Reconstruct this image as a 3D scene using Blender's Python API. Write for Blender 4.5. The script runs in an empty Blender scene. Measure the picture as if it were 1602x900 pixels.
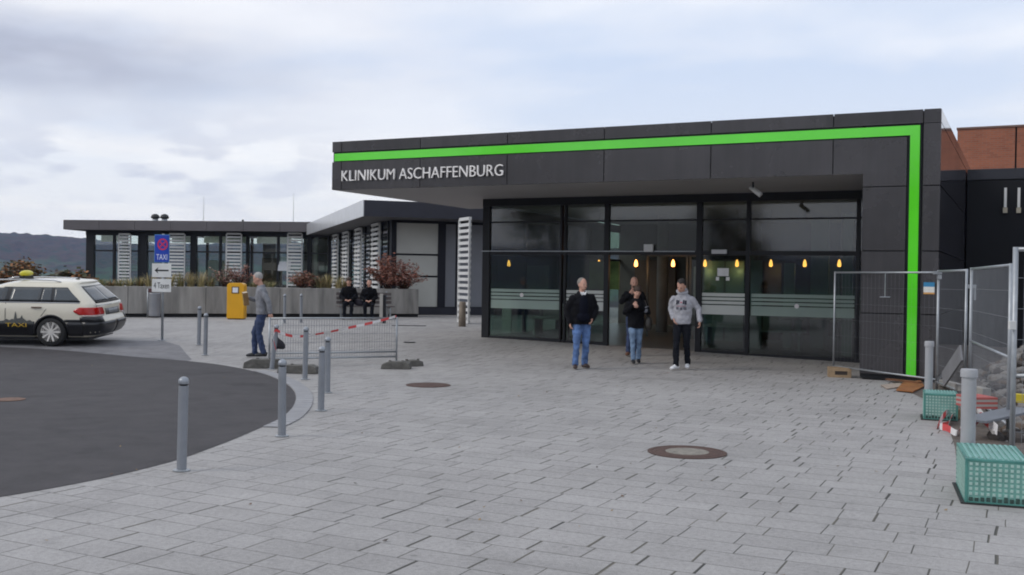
import bpy, bmesh, math, random
import numpy as np
from mathutils import Vector, Matrix, noise
random.seed(7); rng = np.random.default_rng(7)
S = bpy.context.scene; COL = S.collection; R = math.radians

# ------------------------------------------------------------------ camera, sky, sun, exposure
FOC, CX, CY, CAMH = 1620.0, 801.0, 450.0, 1.75
PITCH, ROLL = math.atan(15 / FOC), 0.0145
cam = bpy.data.cameras.new('camera'); cam_o = bpy.data.objects.new('camera', cam); COL.objects.link(cam_o)
cam.sensor_width = 36; cam.lens = 36 * FOC / 1602; cam.clip_start = .05; cam.clip_end = 9000
CM = Matrix.Rotation(math.pi / 2 - PITCH, 3, 'X') @ Matrix.Rotation(ROLL, 3, 'Z')
cam_o.matrix_world = Matrix.Translation((0, 0, CAMH)) @ CM.to_4x4()
S.camera = cam_o
S.view_settings.view_transform = 'Standard'; S.view_settings.look = 'None'
S.view_settings.exposure = 0.30; S.view_settings.gamma = 1.0
try: S.view_settings.use_curve_mapping = False
except Exception: pass
S.cycles.max_bounces = 8; S.cycles.transparent_max_bounces = 24; S.cycles.volume_bounces = 0
S.cycles.use_denoising = True; S.cycles.filter_width = 1.9

SUN_EL, SUN_AZ = 38, 255     # compass style: sun stands to the left and a little behind the camera
w = bpy.data.worlds.new('World'); S.world = w; w.use_nodes = True
nt = w.node_tree; nt.nodes.clear()
class NT:
    def __init__(s, t): s.t = t
    def n(s, typ, **kw):
        o = s.t.nodes.new(typ)
        for k, v in kw.items():
            if k.startswith('i_'):
                key = k[2:]; key = int(key) if key.isdigit() else key.replace('_', ' ')
                o.inputs[key].default_value = v
            else: setattr(o, k, v)
        return o
    def l(s, a, b): s.t.links.new(a, b)
    def math(s, op, a, b=None, c=None, clamp=False):
        m = s.n('ShaderNodeMath', operation=op); m.use_clamp = clamp
        for i, v in enumerate((a, b, c)):
            if v is None: continue
            if isinstance(v, (int, float)): m.inputs[i].default_value = v
            else: s.l(v, m.inputs[i])
        return m.outputs[0]
    def vmath(s, op, a, b=None):
        m = s.n('ShaderNodeVectorMath', operation=op)
        for i, v in enumerate((a, b)):
            if v is None: continue
            if isinstance(v, (tuple, list)): m.inputs[i].default_value = v
            else: s.l(v, m.inputs[i])
        return m
    def mix(s, f, a, b, typ='MIX'):
        m = s.n('ShaderNodeMix', data_type='RGBA', blend_type=typ)
        for i, v in ((0, f), (6, a), (7, b)):
            if isinstance(v, (int, float)): m.inputs[i].default_value = v
            elif isinstance(v, (tuple, list)): m.inputs[i].default_value = tuple(v)[:3] + (1,)
            else: s.l(v, m.inputs[i])
        return m.outputs[2]
    def ramp(s, f, stops, interp='LINEAR'):
        r = s.n('ShaderNodeValToRGB'); r.color_ramp.interpolation = interp
        e = r.color_ramp.elements
        while len(e) < len(stops): e.new(.5)
        for i, (p, c) in enumerate(stops):
            e[i].position = p
            e[i].color = (c, c, c, 1) if isinstance(c, (int, float)) else tuple(c)[:3] + (1,)
        s.l(f, r.inputs[0]); return r.outputs[0]
W = NT(nt)
sky = W.n('ShaderNodeTexSky', sky_type='NISHITA', sun_disc=False, sun_elevation=R(SUN_EL), sun_rotation=R(SUN_AZ), altitude=200, dust_density=3.0)
skyb = W.mix(1.0, sky.outputs[0], (.10, .10, .10), 'MULTIPLY')
tc = W.n('ShaderNodeTexCoord'); sep = W.n('ShaderNodeSeparateXYZ'); W.l(tc.outputs['Generated'], sep.inputs[0])
zz = W.math('ADD', W.math('MAXIMUM', sep.outputs[2], 0.0), .09)
cmb = W.n('ShaderNodeCombineXYZ'); W.l(W.math('DIVIDE', sep.outputs[0], zz), cmb.inputs[0]); W.l(W.math('DIVIDE', sep.outputs[1], zz), cmb.inputs[1])
n1 = W.n('ShaderNodeTexNoise', i_Scale=.62, i_Detail=6.0, i_Roughness=.52, i_Distortion=.3); W.l(W.vmath('ADD', cmb.outputs[0], (3.1, 7.7, 0)).outputs[0], n1.inputs[0])
n2 = W.n('ShaderNodeTexNoise', i_Scale=1.5, i_Detail=5.0, i_Roughness=.5); W.l(W.vmath('ADD', cmb.outputs[0], (11.3, 2.2, 4)).outputs[0], n2.inputs[0])
def lobe(px, py, sx, sy):
    d = CM @ Vector(((px - CX) / FOC, -(py - CY) / FOC, -1)); d.normalize()
    v = W.vmath('SUBTRACT', tc.outputs['Generated'], tuple(d))
    sp = W.n('ShaderNodeSeparateXYZ'); W.l(v.outputs[0], sp.inputs[0])
    a = W.math('POWER', W.math('ABSOLUTE', W.math('DIVIDE', sp.outputs[0], sx)), 2.0); b = W.math('POWER', W.math('ABSOLUTE', W.math('DIVIDE', sp.outputs[2], sy)), 2.0)
    front = W.math('GREATER_THAN', sep.outputs[1], 0.0)
    return W.math('MULTIPLY', W.math('EXPONENT', W.math('MULTIPLY', W.math('ADD', a, b), -1.0)), front)
cloudw = W.mix(W.ramp(n2.outputs[0], [(.35, 0.), (.65, 1.)]), (.765, .785, .845), (.885, .895, .925))
blue = (.575, .66, .81)
base = W.mix(W.math('ADD', W.ramp(n1.outputs[0], [(.38, 0.), (.56, .75)]), W.math('MULTIPLY', lobe(1000, 175, .34, .055), .55), clamp=True), cloudw, blue)
# warm pale band low over the valley
hz = W.ramp(sep.outputs[2], [(.0, 1.), (.05, .85), (.13, .25), (.2, 0.)])
lf = W.ramp(sep.outputs[0], [(.0, 1.), (1., 1.)])
base = W.mix(W.math('MULTIPLY', hz, .8), base, (1.03, 1.0, .92))
# grey stratus: top left bank and small scattered scraps
n3 = W.n('ShaderNodeTexNoise', i_Scale=13.0, i_Detail=4.0, i_Roughness=.5)
W.l(W.vmath('MULTIPLY', tc.outputs['Generated'], (1.0, 1.0, 3.4)).outputs[0], n3.inputs[0])
bank = W.math('MULTIPLY', W.math('ADD', lobe(0, 75, .16, .040), W.math('MULTIPLY', lobe(230, 110, .2, .04), .35)), W.ramp(n3.outputs[0], [(.25, .55), (.6, 1.)]))
scr = W.ramp(n3.outputs[0], [(.50, 0.), (.60, 1.)])
scr = W.math('MULTIPLY', scr, W.math('ADD', lobe(200, 255, .17, .045), W.math('MULTIPLY', lobe(560, 300, .12, .03), .3)))
base = W.mix(W.math('MULTIPLY', bank, .72, clamp=True), base, (.38, .40, .49))
base = W.mix(W.math('MULTIPLY', scr, .75, clamp=True), base, (.58, .61, .70))
fin = W.mix(.94, skyb, base)
bg = W.n('ShaderNodeBackground'); W.l(fin, bg.inputs[0]); bg.inputs[1].default_value = 1.0
wo = W.n('ShaderNodeOutputWorld'); W.l(bg.outputs[0], wo.inputs[0])

sun = bpy.data.lights.new('sun', 'SUN'); sun.energy = 0.9; sun.angle = R(20); sun.color = (1, .95, .88)
so = bpy.data.objects.new('sun', sun); COL.objects.link(so)
sd = Vector((math.sin(R(SUN_AZ)) * math.cos(R(SUN_EL)), math.cos(R(SUN_AZ)) * math.cos(R(SUN_EL)), math.sin(R(SUN_EL))))
so.rotation_euler = (-sd).to_track_quat('-Z', 'Y').to_euler()

# ------------------------------------------------------------------ geometry of the view: pixel -> place
def ray(px, py): return CM @ Vector(((px - CX) / FOC, -(py - CY) / FOC, -1))
def g(Y):
    u = min(1., max(0., (Y - 20) / 8)); return .28 * u * u * (3 - 2 * u)
def gnd(px, py):
    d = ray(px, py); z = 0.
    for _ in range(60):
        t = (z - CAMH) / d.z; z = .5 * z + .5 * g(t * d.y)
    return Vector((t * d.x, t * d.y, g(t * d.y)))
def at(px, py, Y):
    d = ray(px, py); return Vector((0, 0, CAMH)) + d * (Y / d.y)
def V(*a): return Vector(a)

# ------------------------------------------------------------------ materials
MATS = {}
def mat(name, col, rough=.6, metal=0., var=.12, vscale=3., bump=0., bscale=40., spec=.5, streak=False):
    if name in MATS: return MATS[name]
    m = bpy.data.materials.new(name); m.use_nodes = True; MATS[name] = m
    t = NT(m.node_tree); b = m.node_tree.nodes['Principled BSDF']
    b.inputs['Roughness'].default_value = rough; b.inputs['Metallic'].default_value = metal
    b.inputs['Specular IOR Level'].default_value = spec
    geo = t.n('ShaderNodeNewGeometry'); pos = geo.outputs['Position']
    if streak: pos = t.vmath('MULTIPLY', pos, (1, 1, .15)).outputs[0]
    nz = t.n('ShaderNodeTexNoise', i_Scale=vscale, i_Detail=5.0, i_Roughness=.6); t.l(pos, nz.inputs[0])
    lo = tuple(c * (1 - var) for c in col); hi = tuple(min(1, c * (1 + var)) for c in col)
    t.l(t.ramp(nz.outputs[0], [(.3, lo), (.7, hi)]), b.inputs['Base Color'])
    if bump:
        nb = t.n('ShaderNodeTexNoise', i_Scale=bscale, i_Detail=4.0); t.l(pos, nb.inputs[0])
        bp = t.n('ShaderNodeBump', i_Strength=1.0, i_Distance=bump); t.l(nb.outputs[0], bp.inputs['Height']); t.l(bp.outputs[0], b.inputs['Normal'])
    r2 = t.n('ShaderNodeMapRange'); r2.inputs[3].default_value = max(0, rough - .06); r2.inputs[4].default_value = min(1, rough + .06)
    t.l(nz.outputs[0], r2.inputs[0]); t.l(r2.outputs[0], b.inputs['Roughness'])
    return m
def glass(name, tint, rough=.01, ior=1.5):
    if name in MATS: return MATS[name]
    m = bpy.data.materials.new(name); m.use_nodes = True; MATS[name] = m
    t = NT(m.node_tree); m.node_tree.nodes.remove(m.node_tree.nodes['Principled BSDF'])
    out = m.node_tree.nodes['Material Output']
    tr = t.n('ShaderNodeBsdfTransparent'); tr.inputs[0].default_value = tuple(tint) + (1,)
    gl = t.n('ShaderNodeBsdfGlossy'); gl.inputs['Roughness'].default_value = rough; gl.inputs[0].default_value = (.95, .97, 1, 1)
    fr = t.n('ShaderNodeFresnel', i_IOR=ior); geo = t.n('ShaderNodeNewGeometry')
    f = t.math('MULTIPLY', fr.outputs[0], t.math('SUBTRACT', 1.0, geo.outputs['Backfacing']))
    f = t.math('MINIMUM', t.math('MULTIPLY', f, 2.3), 1.0)
    mx = t.n('ShaderNodeMixShader'); t.l(f, mx.inputs[0]); t.l(tr.outputs[0], mx.inputs[1]); t.l(gl.outputs[0], mx.inputs[2])
    t.l(mx.outputs[0], out.inputs[0]); return m
def film(name, col, op):
    if name in MATS: return MATS[name]
    m = bpy.data.materials.new(name); m.use_nodes = True; MATS[name] = m
    t = NT(m.node_tree); b = m.node_tree.nodes['Principled BSDF']; out = m.node_tree.nodes['Material Output']
    b.inputs['Base Color'].default_value = tuple(col) + (1,); b.inputs['Roughness'].default_value = .6
    tr = t.n('ShaderNodeBsdfTransparent'); mx = t.n('ShaderNodeMixShader')
    nz = t.n('ShaderNodeTexNoise', i_Scale=1.2); geo = t.n('ShaderNodeNewGeometry'); t.l(geo.outputs['Position'], nz.inputs[0])
    mr = t.n('ShaderNodeMapRange'); mr.inputs[3].default_value = op - .05; mr.inputs[4].default_value = op + .05; t.l(nz.outputs[0], mr.inputs[0])
    t.l(mr.outputs[0], mx.inputs[0]); t.l(tr.outputs[0], mx.inputs[1]); t.l(b.outputs[0], mx.inputs[2]); t.l(mx.outputs[0], out.inputs[0])
    return m
def emit(name, col, st):
    if name in MATS: return MATS[name]
    m = bpy.data.materials.new(name); m.use_nodes = True; MATS[name] = m
    b = m.node_tree.nodes['Principled BSDF']; b.inputs['Base Color'].default_value = tuple(col) + (1,)
    b.inputs['Emission Color'].default_value = tuple(col) + (1,); b.inputs['Emission Strength'].default_value = st
    return m

# ------------------------------------------------------------------ mesh building
class MB:
    def __init__(s): s.v = []; s.f = []; s.m = []; s.cur = 0
    def add(s, vs, fs, m=None):
        o = len(s.v); s.v += [tuple(x) for x in vs]; s.f += [tuple(i + o for i in f) for f in fs]; s.m += [s.cur if m is None else m] * len(fs)
    def obox(s, o, a, b, c, m=None):
        o, a, b, c = map(Vector, (o, a, b, c))
        if a.cross(b).dot(c) < 0: a, b = b, a
        vs = [o, o + a, o + a + b, o + b, o + c, o + a + c, o + a + b + c, o + b + c]
        s.add(vs, [(0, 3, 2, 1), (4, 5, 6, 7), (0, 1, 5, 4), (1, 2, 6, 5), (2, 3, 7, 6), (3, 0, 4, 7)], m)
    def box(s, x0, x1, y0, y1, z0, z1, m=None): s.obox((x0, y0, z0), (x1 - x0, 0, 0), (0, y1 - y0, 0), (0, 0, z1 - z0), m)
    def bar(s, p, q, wd, th=None, up=(0, 0, 1), m=None):
        p, q = Vector(p), Vector(q); th = th or wd; d = (q - p); u = Vector(up)
        a = d.cross(u)
        if a.length < 1e-6: a = d.cross(Vector((1, 0, 0)))
        a.normalize(); b = a.cross(d).normalized()
        s.obox(p - a * wd / 2 - b * th / 2, a * wd, b * th, d, m)
    def tube(s, pts, rad, seg=8, m=None, cap=True):
        pts = [Vector(p) for p in pts]; n = len(pts)
        rad = [rad] * n if isinstance(rad, (int, float)) else rad
        vs = []; ref = None
        for i, p in enumerate(pts):
            d = (pts[min(i + 1, n - 1)] - pts[max(i - 1, 0)]).normalized()
            if ref is None: ref = Vector((0, 0, 1)) if abs(d.z) < .9 else Vector((1, 0, 0))
            a = d.cross(ref).normalized(); b = a.cross(d).normalized(); ref = b if False else ref
            rr = rad[i]; ra, rb = (rr, rr) if isinstance(rr, (int, float)) else rr
            for k in range(seg):
                t = 2 * math.pi * k / seg; vs.append(p + a * math.cos(t) * ra + b * math.sin(t) * rb)
        fs = []
        for i in range(n - 1):
            for k in range(seg):
                k2 = (k + 1) % seg; fs.append((i * seg + k, i * seg + k2, (i + 1) * seg + k2, (i + 1) * seg + k))
        if cap: fs.append(tuple(range(seg - 1, -1, -1))); fs.append(tuple((n - 1) * seg + k for k in range(seg)))
        # make sure normals point out
        f0 = fs[0]; c = pts[0]; nn = (vs[f0[1]] - vs[f0[0]]).cross(vs[f0[3]] - vs[f0[0]])
        if nn.dot(vs[f0[0]] - c) < 0: fs = [tuple(reversed(f)) for f in fs]
        s.add(vs, fs, m)
    def lathe(s, c, prof, seg=20, m=None, axis='Z'):
        c = Vector(c); vs = []; n = len(prof)
        for r, h in prof:
            for k in range(seg):
                t = 2 * math.pi * k / seg; a, b = r * math.cos(t), r * math.sin(t)
                vs.append(c + (Vector((a, b, h)) if axis == 'Z' else Vector((a, h, -b)) if axis == 'Y' else Vector((h, a, b))))
        fs = []
        for i in range(n - 1):
            for k in range(seg):
                k2 = (k + 1) % seg; fs.append((i * seg + k, i * seg + k2, (i + 1) * seg + k2, (i + 1) * seg + k))
        fs.append(tuple(range(seg - 1, -1, -1))); fs.append(tuple((n - 1) * seg + k for k in range(seg)))
        s.add(vs, fs, m)
    def ell(s, c, r, seg=14, ring=9, rot=None, m=None):
        c = Vector(c); vs = [Vector((0, 0, -r[2]))]
        for i in range(1, ring):
            t = math.pi * i / ring - math.pi / 2
            for k in range(seg):
                p = 2 * math.pi * k / seg; vs.append(Vector((r[0] * math.cos(t) * math.cos(p), r[1] * math.cos(t) * math.sin(p), r[2] * math.sin(t))))
        vs.append(Vector((0, 0, r[2])))
        fs = [(0, 1 + (k + 1) % seg, 1 + k) for k in range(seg)]
        for i in range(ring - 2):
            for k in range(seg):
                k2 = (k + 1) % seg; a = 1 + i * seg; b = a + seg; fs.append((a + k, a + k2, b + k2, b + k))
        a = 1 + (ring - 2) * seg; fs += [(a + k, a + (k + 1) % seg, len(vs) - 1) for k in range(seg)]
        if rot is not None: vs = [rot @ v for v in vs]
        s.add([v + c for v in vs], fs, m)
    def prism(s, poly, fr, z0, z1, m=None):      # polygon (a,b) in frame fr(a,b,c), from c=z0 to c=z1
        n = len(poly); A = [fr(a, b, z0) for a, b in poly]; B = [fr(a, b, z1) for a, b in poly]
        fs = [tuple(range(n)), tuple(range(2 * n - 1, n - 1, -1))] + [(i, n + i, n + (i + 1) % n, (i + 1) % n) for i in range(n)]
        s.add(A + B, fs, m)
    def build(s, name, mats, parent=None, smooth=False, bevel=0., loc=None):
        me = bpy.data.meshes.new(name)
        off = Vector(loc) if loc is not None else None
        vs = [tuple(Vector(v) - off) for v in s.v] if off is not None else s.v
        me.from_pydata(vs, [], s.f); me.update()
        mats = mats if isinstance(mats, (list, tuple)) else [mats]
        for mm in mats: me.materials.append(mm)
        if len(mats) > 1: me.polygons.foreach_set('material_index', s.m)
        if smooth: me.polygons.foreach_set('use_smooth', [True] * len(me.polygons))
        o = bpy.data.objects.new(name, me); COL.objects.link(o)
        if loc is not None: o.location = loc
        if parent is not None: o.parent = parent
        if bevel:
            b = o.modifiers.new('bevel', 'BEVEL'); b.width = bevel; b.segments = 2; b.limit_method = 'ANGLE'
        return o
def fixn(o):
    bm = bmesh.new(); bm.from_mesh(o.data); bmesh.ops.recalc_face_normals(bm, faces=bm.faces); bm.to_mesh(o.data); bm.free(); return o
def tag(o, label=None, cat=None, group=None, kind=None):
    if label: o['label'] = label
    if cat: o['category'] = cat
    if group: o['group'] = group
    if kind: o['kind'] = kind
    return o
def thing(name, label, cat, loc, rz=0, group=None):
    o = bpy.data.objects.new(name, None); COL.objects.link(o); o.location = loc; o.rotation_euler = (0, 0, rz); o.empty_display_size = .2
    return tag(o, label, cat, group)
def place(o, par):            # world-space mesh made a child of a thing without moving it
    bpy.context.view_layer.update()
    o.parent = par; o.matrix_parent_inverse = (Matrix.Translation(par.location) @ par.rotation_euler.to_matrix().to_4x4()).inverted(); return o
def copy_tree(o, par=None):
    c = o.copy(); COL.objects.link(c)
    if par is not None: c.parent = par
    for ch in list(o.children): copy_tree(ch, c)
    return c
def text(name, body, fr, a0, a1, b0, b1, depth, material, parent=None, smooth=False, thin=0.):
    """Lettering fitted to the rectangle (a0..a1, b0..b1) of frame fr(a,b,c)."""
    cu = bpy.data.curves.new(name, 'FONT'); cu.body = body; cu.extrude = .5; cu.resolution_u = 3; cu.offset = thin
    tmp = bpy.data.objects.new(name, cu); COL.objects.link(tmp)
    dg = bpy.context.evaluated_depsgraph_get(); me = bpy.data.meshes.new_from_object(tmp.evaluated_get(dg))
    bpy.data.objects.remove(tmp)
    co = np.array([v.co for v in me.vertices]); lo, hi = co.min(0), co.max(0)
    for v in me.vertices:
        u = (v.co.x - lo[0]) / (hi[0] - lo[0]); t = (v.co.y - lo[1]) / (hi[1] - lo[1]); c = (v.co.z - lo[2]) / (hi[2] - lo[2])
        v.co = fr(a0 + u * (a1 - a0), b0 + t * (b1 - b0), c * depth)
    me.materials.clear(); me.materials.append(material)
    o = bpy.data.objects.new(name, me); COL.objects.link(o); fixn(o)
    if parent is not None: place(o, parent)
    return o

# shared materials
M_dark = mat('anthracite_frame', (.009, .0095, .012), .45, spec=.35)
M_black = mat('black_shadow_gap', (.008, .008, .009), .8)
M_clad = mat('anthracite_cladding', (.056, .053, .056), .27, .35, .2, .55)
def panelise(m, warp=.012, sc=.9):
    t = NT(m.node_tree); b = m.node_tree.nodes['Principled BSDF']; pos = t.n('ShaderNodeNewGeometry').outputs['Position']
    a = t.n('ShaderNodeTexNoise', i_Scale=sc, i_Detail=1.0); t.l(pos, a.inputs[0]); bp = t.n('ShaderNodeBump', i_Strength=1.0, i_Distance=warp); t.l(a.outputs[0], bp.inputs['Height']); t.l(bp.outputs[0], b.inputs['Normal'])
    u = t.vmath('DOT_PRODUCT', pos, (.8956, -.4449, 0)).outputs[1]; sp = t.n('ShaderNodeSeparateXYZ'); t.l(pos, sp.inputs[0])
    c = t.n('ShaderNodeCombineXYZ'); t.l(t.math('FLOOR', t.math('DIVIDE', t.math('ADD', u, 12.08), 2.18)), c.inputs[0]); t.l(t.math('FLOOR', t.math('DIVIDE', t.math('ADD', sp.outputs[2], .02), 1.16)), c.inputs[1])
    w_ = t.n('ShaderNodeTexWhiteNoise', noise_dimensions='2D'); t.l(c.outputs[0], w_.inputs['Vector'])
    old = b.inputs['Base Color'].links[0].from_socket
    st = t.n('ShaderNodeTexNoise', i_Scale=5.0, i_Detail=6.0, i_Roughness=.7); t.l(t.vmath('MULTIPLY', pos, (1, 1, .08)).outputs[0], st.inputs[0])
    q = t.mix(1.0, old, t.ramp(w_.outputs['Value'], [(0, .86), (1, 1.14)]), 'MULTIPLY'); q = t.mix(1.0, q, t.ramp(st.outputs[0], [(.35, .9), (.5, 1.0), (.75, 1.16)]), 'MULTIPLY'); t.l(q, b.inputs['Base Color'])
panelise(M_clad)
M_cladg = mat('glossy_anthracite_side', (.045, .042, .052), .07, .35, .05, .8)
M_navy = mat('dark_navy_panel', (.012, .013, .021), .5, spec=.3)
M_soff = mat('grey_soffit', (.30, .285, .285), .6, 0, .06, .7)
M_green = mat('green_strip', (.10, .70, .02), .06, 0, .10, .5, spec=.8)
M_white = mat('white_lacquer', (.60, .60, .59), .45, 0, .06)
M_alu = mat('silver_aluminium', (.46, .46, .47), .42, .5, .08)
M_galv = mat('galvanised_steel', (.36, .38, .40), .45, .6, .14, 8)
M_bol = mat('bollard_grey_paint', (.225, .24, .265), .42, .15, .08, 6)
M_conc = mat('concrete', (.265, .252, .232), .85, 0, .38, 3.2, .004, 60, streak=True)
M_glass = glass('hall_glass', (.46, .56, .51), .045)
M_glassl = glass('clear_glass', (.80, .86, .84))

# ------------------------------------------------------------------ ground
def paving():
    m = bpy.data.materials.new('grey_paving'); m.use_nodes = True
    t = NT(m.node_tree); b = m.node_tree.nodes['Principled BSDF']; b.inputs['Specular IOR Level'].default_value = .35
    geo = t.n('ShaderNodeNewGeometry'); pos = geo.outputs['Position']
    warp = t.n('ShaderNodeTexNoise', i_Scale=1.3, i_Detail=2.0); t.l(pos, warp.inputs[0])
    wv = t.vmath('SCALE', t.vmath('SUBTRACT', warp.outputs['Color'], (.5, .5, .5)).outputs[0]); wv.inputs[3].default_value = .03
    pw = t.vmath('ADD', pos, wv.outputs[0]).outputs[0]
    u = t.vmath('DOT_PRODUCT', pw, (.8956, -.4449, 0)).outputs[1]; v = t.vmath('DOT_PRODUCT', pw, (.4449, .8956, 0)).outputs[1]
    def wn(a, b_=0.0):
        c = t.n('ShaderNodeCombineXYZ')
        for i, q in enumerate((a, b_)):
            if isinstance(q, float): c.inputs[i].default_value = q
            else: t.l(q, c.inputs[i])
        q = t.n('ShaderNodeTexWhiteNoise', noise_dimensions='2D'); t.l(c.outputs[0], q.inputs['Vector']); return q.outputs['Value']
    # courses of two heights: pattern of .42 + .30
    vv = t.math('DIVIDE', v, .57); pair = t.math('FLOOR', vv); fv = t.math('SUBTRACT', vv, pair)
    up = t.math('GREATER_THAN', fv, .56); row = t.math('ADD', t.math('MULTIPLY', pair, 2.0), up)
    dv = t.math('MULTIPLY', t.math('MINIMUM', t.math('MINIMUM', fv, t.math('SUBTRACT', 1.0, fv)), t.math('ABSOLUTE', t.math('SUBTRACT', fv, .56))), .57)
    ln = t.math('ADD', .33, t.math('MULTIPLY', wn(row, 3.0), .13))
    uu = t.math('ADD', t.math('DIVIDE', u, ln), t.math('MULTIPLY', wn(row, 9.0), 7.0))
    k = t.math('ROUND', uu); jit = t.math('MULTIPLY', t.math('SUBTRACT', wn(k, row), .5), .56)
    du_s = t.math('SUBTRACT', t.math('SUBTRACT', uu, k), jit); du = t.math('MULTIPLY', t.math('ABSOLUTE', du_s), ln)
    sid = t.math('SUBTRACT', k, t.math('LESS_THAN', du_s, 0.0))
    tone = wn(sid, t.math('ADD', row, 77.0)); jt = wn(k, t.math('ADD', row, 31.0))
    # joint width differs from joint to joint; cross joints wider than bed joints
    wu = t.math('ADD', .0036, t.math('MULTIPLY', t.math('POWER', jt, 2.2), .0085)); wv_ = t.math('ADD', .0018, t.math('MULTIPLY', wn(sid, t.math('ADD', row, 5.0)), .0036))
    ju = t.math('SUBTRACT', 1.0, t.math('DIVIDE', du, wu), clamp=True); jv = t.math('SUBTRACT', 1.0, t.math('DIVIDE', dv, wv_), clamp=True)
    j = t.math('MAXIMUM', t.math('GREATER_THAN', ju, .05), t.math('MULTIPLY', t.math('GREATER_THAN', jv, .05), .85))
    nz = t.n('ShaderNodeTexNoise', i_Scale=.35, i_Detail=6.0, i_Roughness=.6); t.l(pos, nz.inputs[0])
    sp = t.n('ShaderNodeTexNoise', i_Scale=170.0, i_Detail=2.0, i_Roughness=.7); t.l(pos, sp.inputs[0])
    st = t.n('ShaderNodeTexNoise', i_Scale=2.6, i_Detail=7.0, i_Roughness=.7); t.l(pos, st.inputs[0])
    c = t.ramp(tone, [(0., (.328, .313, .302)), (.5, (.346, .331, .319)), (1., (.364, .348, .336))])
    c = t.mix(1.0, c, t.ramp(nz.outputs[0], [(.3, .86), (.7, 1.1)]), 'MULTIPLY')
    c = t.mix(1.0, c, t.ramp(st.outputs[0], [(.28, .78), (.42, .96), (.55, 1.0), (.75, 1.06)]), 'MULTIPLY')
    mo = t.n('ShaderNodeTexNoise', i_Scale=26.0, i_Detail=4.0, i_Roughness=.7); t.l(pos, mo.inputs[0]); c = t.mix(1.0, c, t.ramp(mo.outputs[0], [(.28, .80), (.5, 1.0), (.72, 1.16)]), 'MULTIPLY')
    big = t.n('ShaderNodeTexNoise', i_Scale=.9, i_Detail=8.0, i_Roughness=.66, i_Distortion=.6); t.l(t.vmath('ADD', pos, (5, 9, 0)).outputs[0], big.inputs[0]); c = t.mix(1.0, c, t.ramp(big.outputs[0], [(.30, .84), (.44, .97), (.6, 1.0), (.75, 1.05)]), 'MULTIPLY')
    c = t.mix(1.0, c, t.ramp(sp.outputs[0], [(.3, .66), (.7, 1.28)]), 'MULTIPLY')
    gum = t.n('ShaderNodeTexVoronoi', i_Scale=2.3); t.l(pos, gum.inputs[0])
    gs = t.math('MULTIPLY', t.math('LESS_THAN', gum.outputs['Distance'], .055), t.math('GREATER_THAN', t.vmath('DOT_PRODUCT', gum.outputs['Color'], (1, 0, 0)).outputs[1], .55))
    c = t.mix(t.math('MULTIPLY', gs, .45), c, (.12, .115, .11))
    jc = t.ramp(wn(sid, t.math('ADD', row, 15.0)), [(0., (.035, .034, .032)), (.6, (.075, .07, .06)), (1., (.14, .125, .10))])
    c = t.mix(j, c, jc)
    t.l(c, b.inputs['Base Color']); b.inputs['Roughness'].default_value = .72
    hgt = t.math('ADD', t.math('MULTIPLY', j, -1.0), t.math('MULTIPLY', tone, .25))
    bp = t.n('ShaderNodeBump', i_Strength=.8, i_Distance=.006); t.l(hgt, bp.inputs['Height']); t.l(bp.outputs[0], b.inputs['Normal'])
    return m
M_pave = paving()
def tarmac(name, c0, c1):
    m = bpy.data.materials.new(name); m.use_nodes = True
    t = NT(m.node_tree); b = m.node_tree.nodes['Principled BSDF']; geo = t.n('ShaderNodeNewGeometry'); pos = geo.outputs['Position']
    a = t.n('ShaderNodeTexNoise', i_Scale=.45, i_Detail=6.0, i_Roughness=.62); t.l(pos, a.inputs[0])
    s_ = t.n('ShaderNodeTexNoise', i_Scale=210.0, i_Detail=2.0); t.l(pos, s_.inputs[0])
    pt = t.n('ShaderNodeTexNoise', i_Scale=2.4, i_Detail=7.0, i_Roughness=.72); t.l(pos, pt.inputs[0]); ol = t.n('ShaderNodeTexNoise', i_Scale=1.1, i_Detail=2.0); t.l(t.vmath('ADD', pos, (31, 7, 0)).outputs[0], ol.inputs[0])
    c = t.ramp(a.outputs[0], [(.3, c0), (.7, c1)]); c = t.mix(1.0, c, t.ramp(pt.outputs[0], [(.3, .72), (.5, 1.0), (.72, 1.28)]), 'MULTIPLY'); c = t.mix(1.0, c, t.ramp(ol.outputs[0], [(.28, .62), (.38, 1.0)]), 'MULTIPLY'); c = t.mix(1.0, c, t.ramp(s_.outputs[0], [(.3, .6), (.7, 1.4)]), 'MULTIPLY')
    t.l(c, b.inputs['Base Color']); b.inputs['Roughness'].default_value = .85
    bp = t.n('ShaderNodeBump', i_Strength=.5, i_Distance=.004); t.l(s_.outputs[0], bp.inputs['Height']); t.l(bp.outputs[0], b.inputs['Normal'])
    return m
M_road = tarmac('dark_tarmac', (.040, .036, .038), (.054, .048, .050)); M_bay = tarmac('light_tarmac', (.150, .147, .153), (.185, .181, .187))

def sheet(name, xs, ys, zf, material):
    vs = [(x, y, zf(x, y)) for y in ys for x in xs]; n = len(xs)
    fs = [(j * n + i, j * n + i + 1, (j + 1) * n + i + 1, (j + 1) * n + i) for j in range(len(ys) - 1) for i in range(n - 1)]
    b = MB(); b.add(vs, fs); return b.build(name, material, smooth=True)
ysl = [-14, -6, 0, 5, 10, 15, 19] + [20 + .5 * i for i in range(18)] + [31, 36, 42, 50, 54]
tag(sheet('plaza_paving', [-46 + 2 * i for i in range(43)], ysl, lambda x, y: g(y), M_pave), kind='structure')

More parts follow.
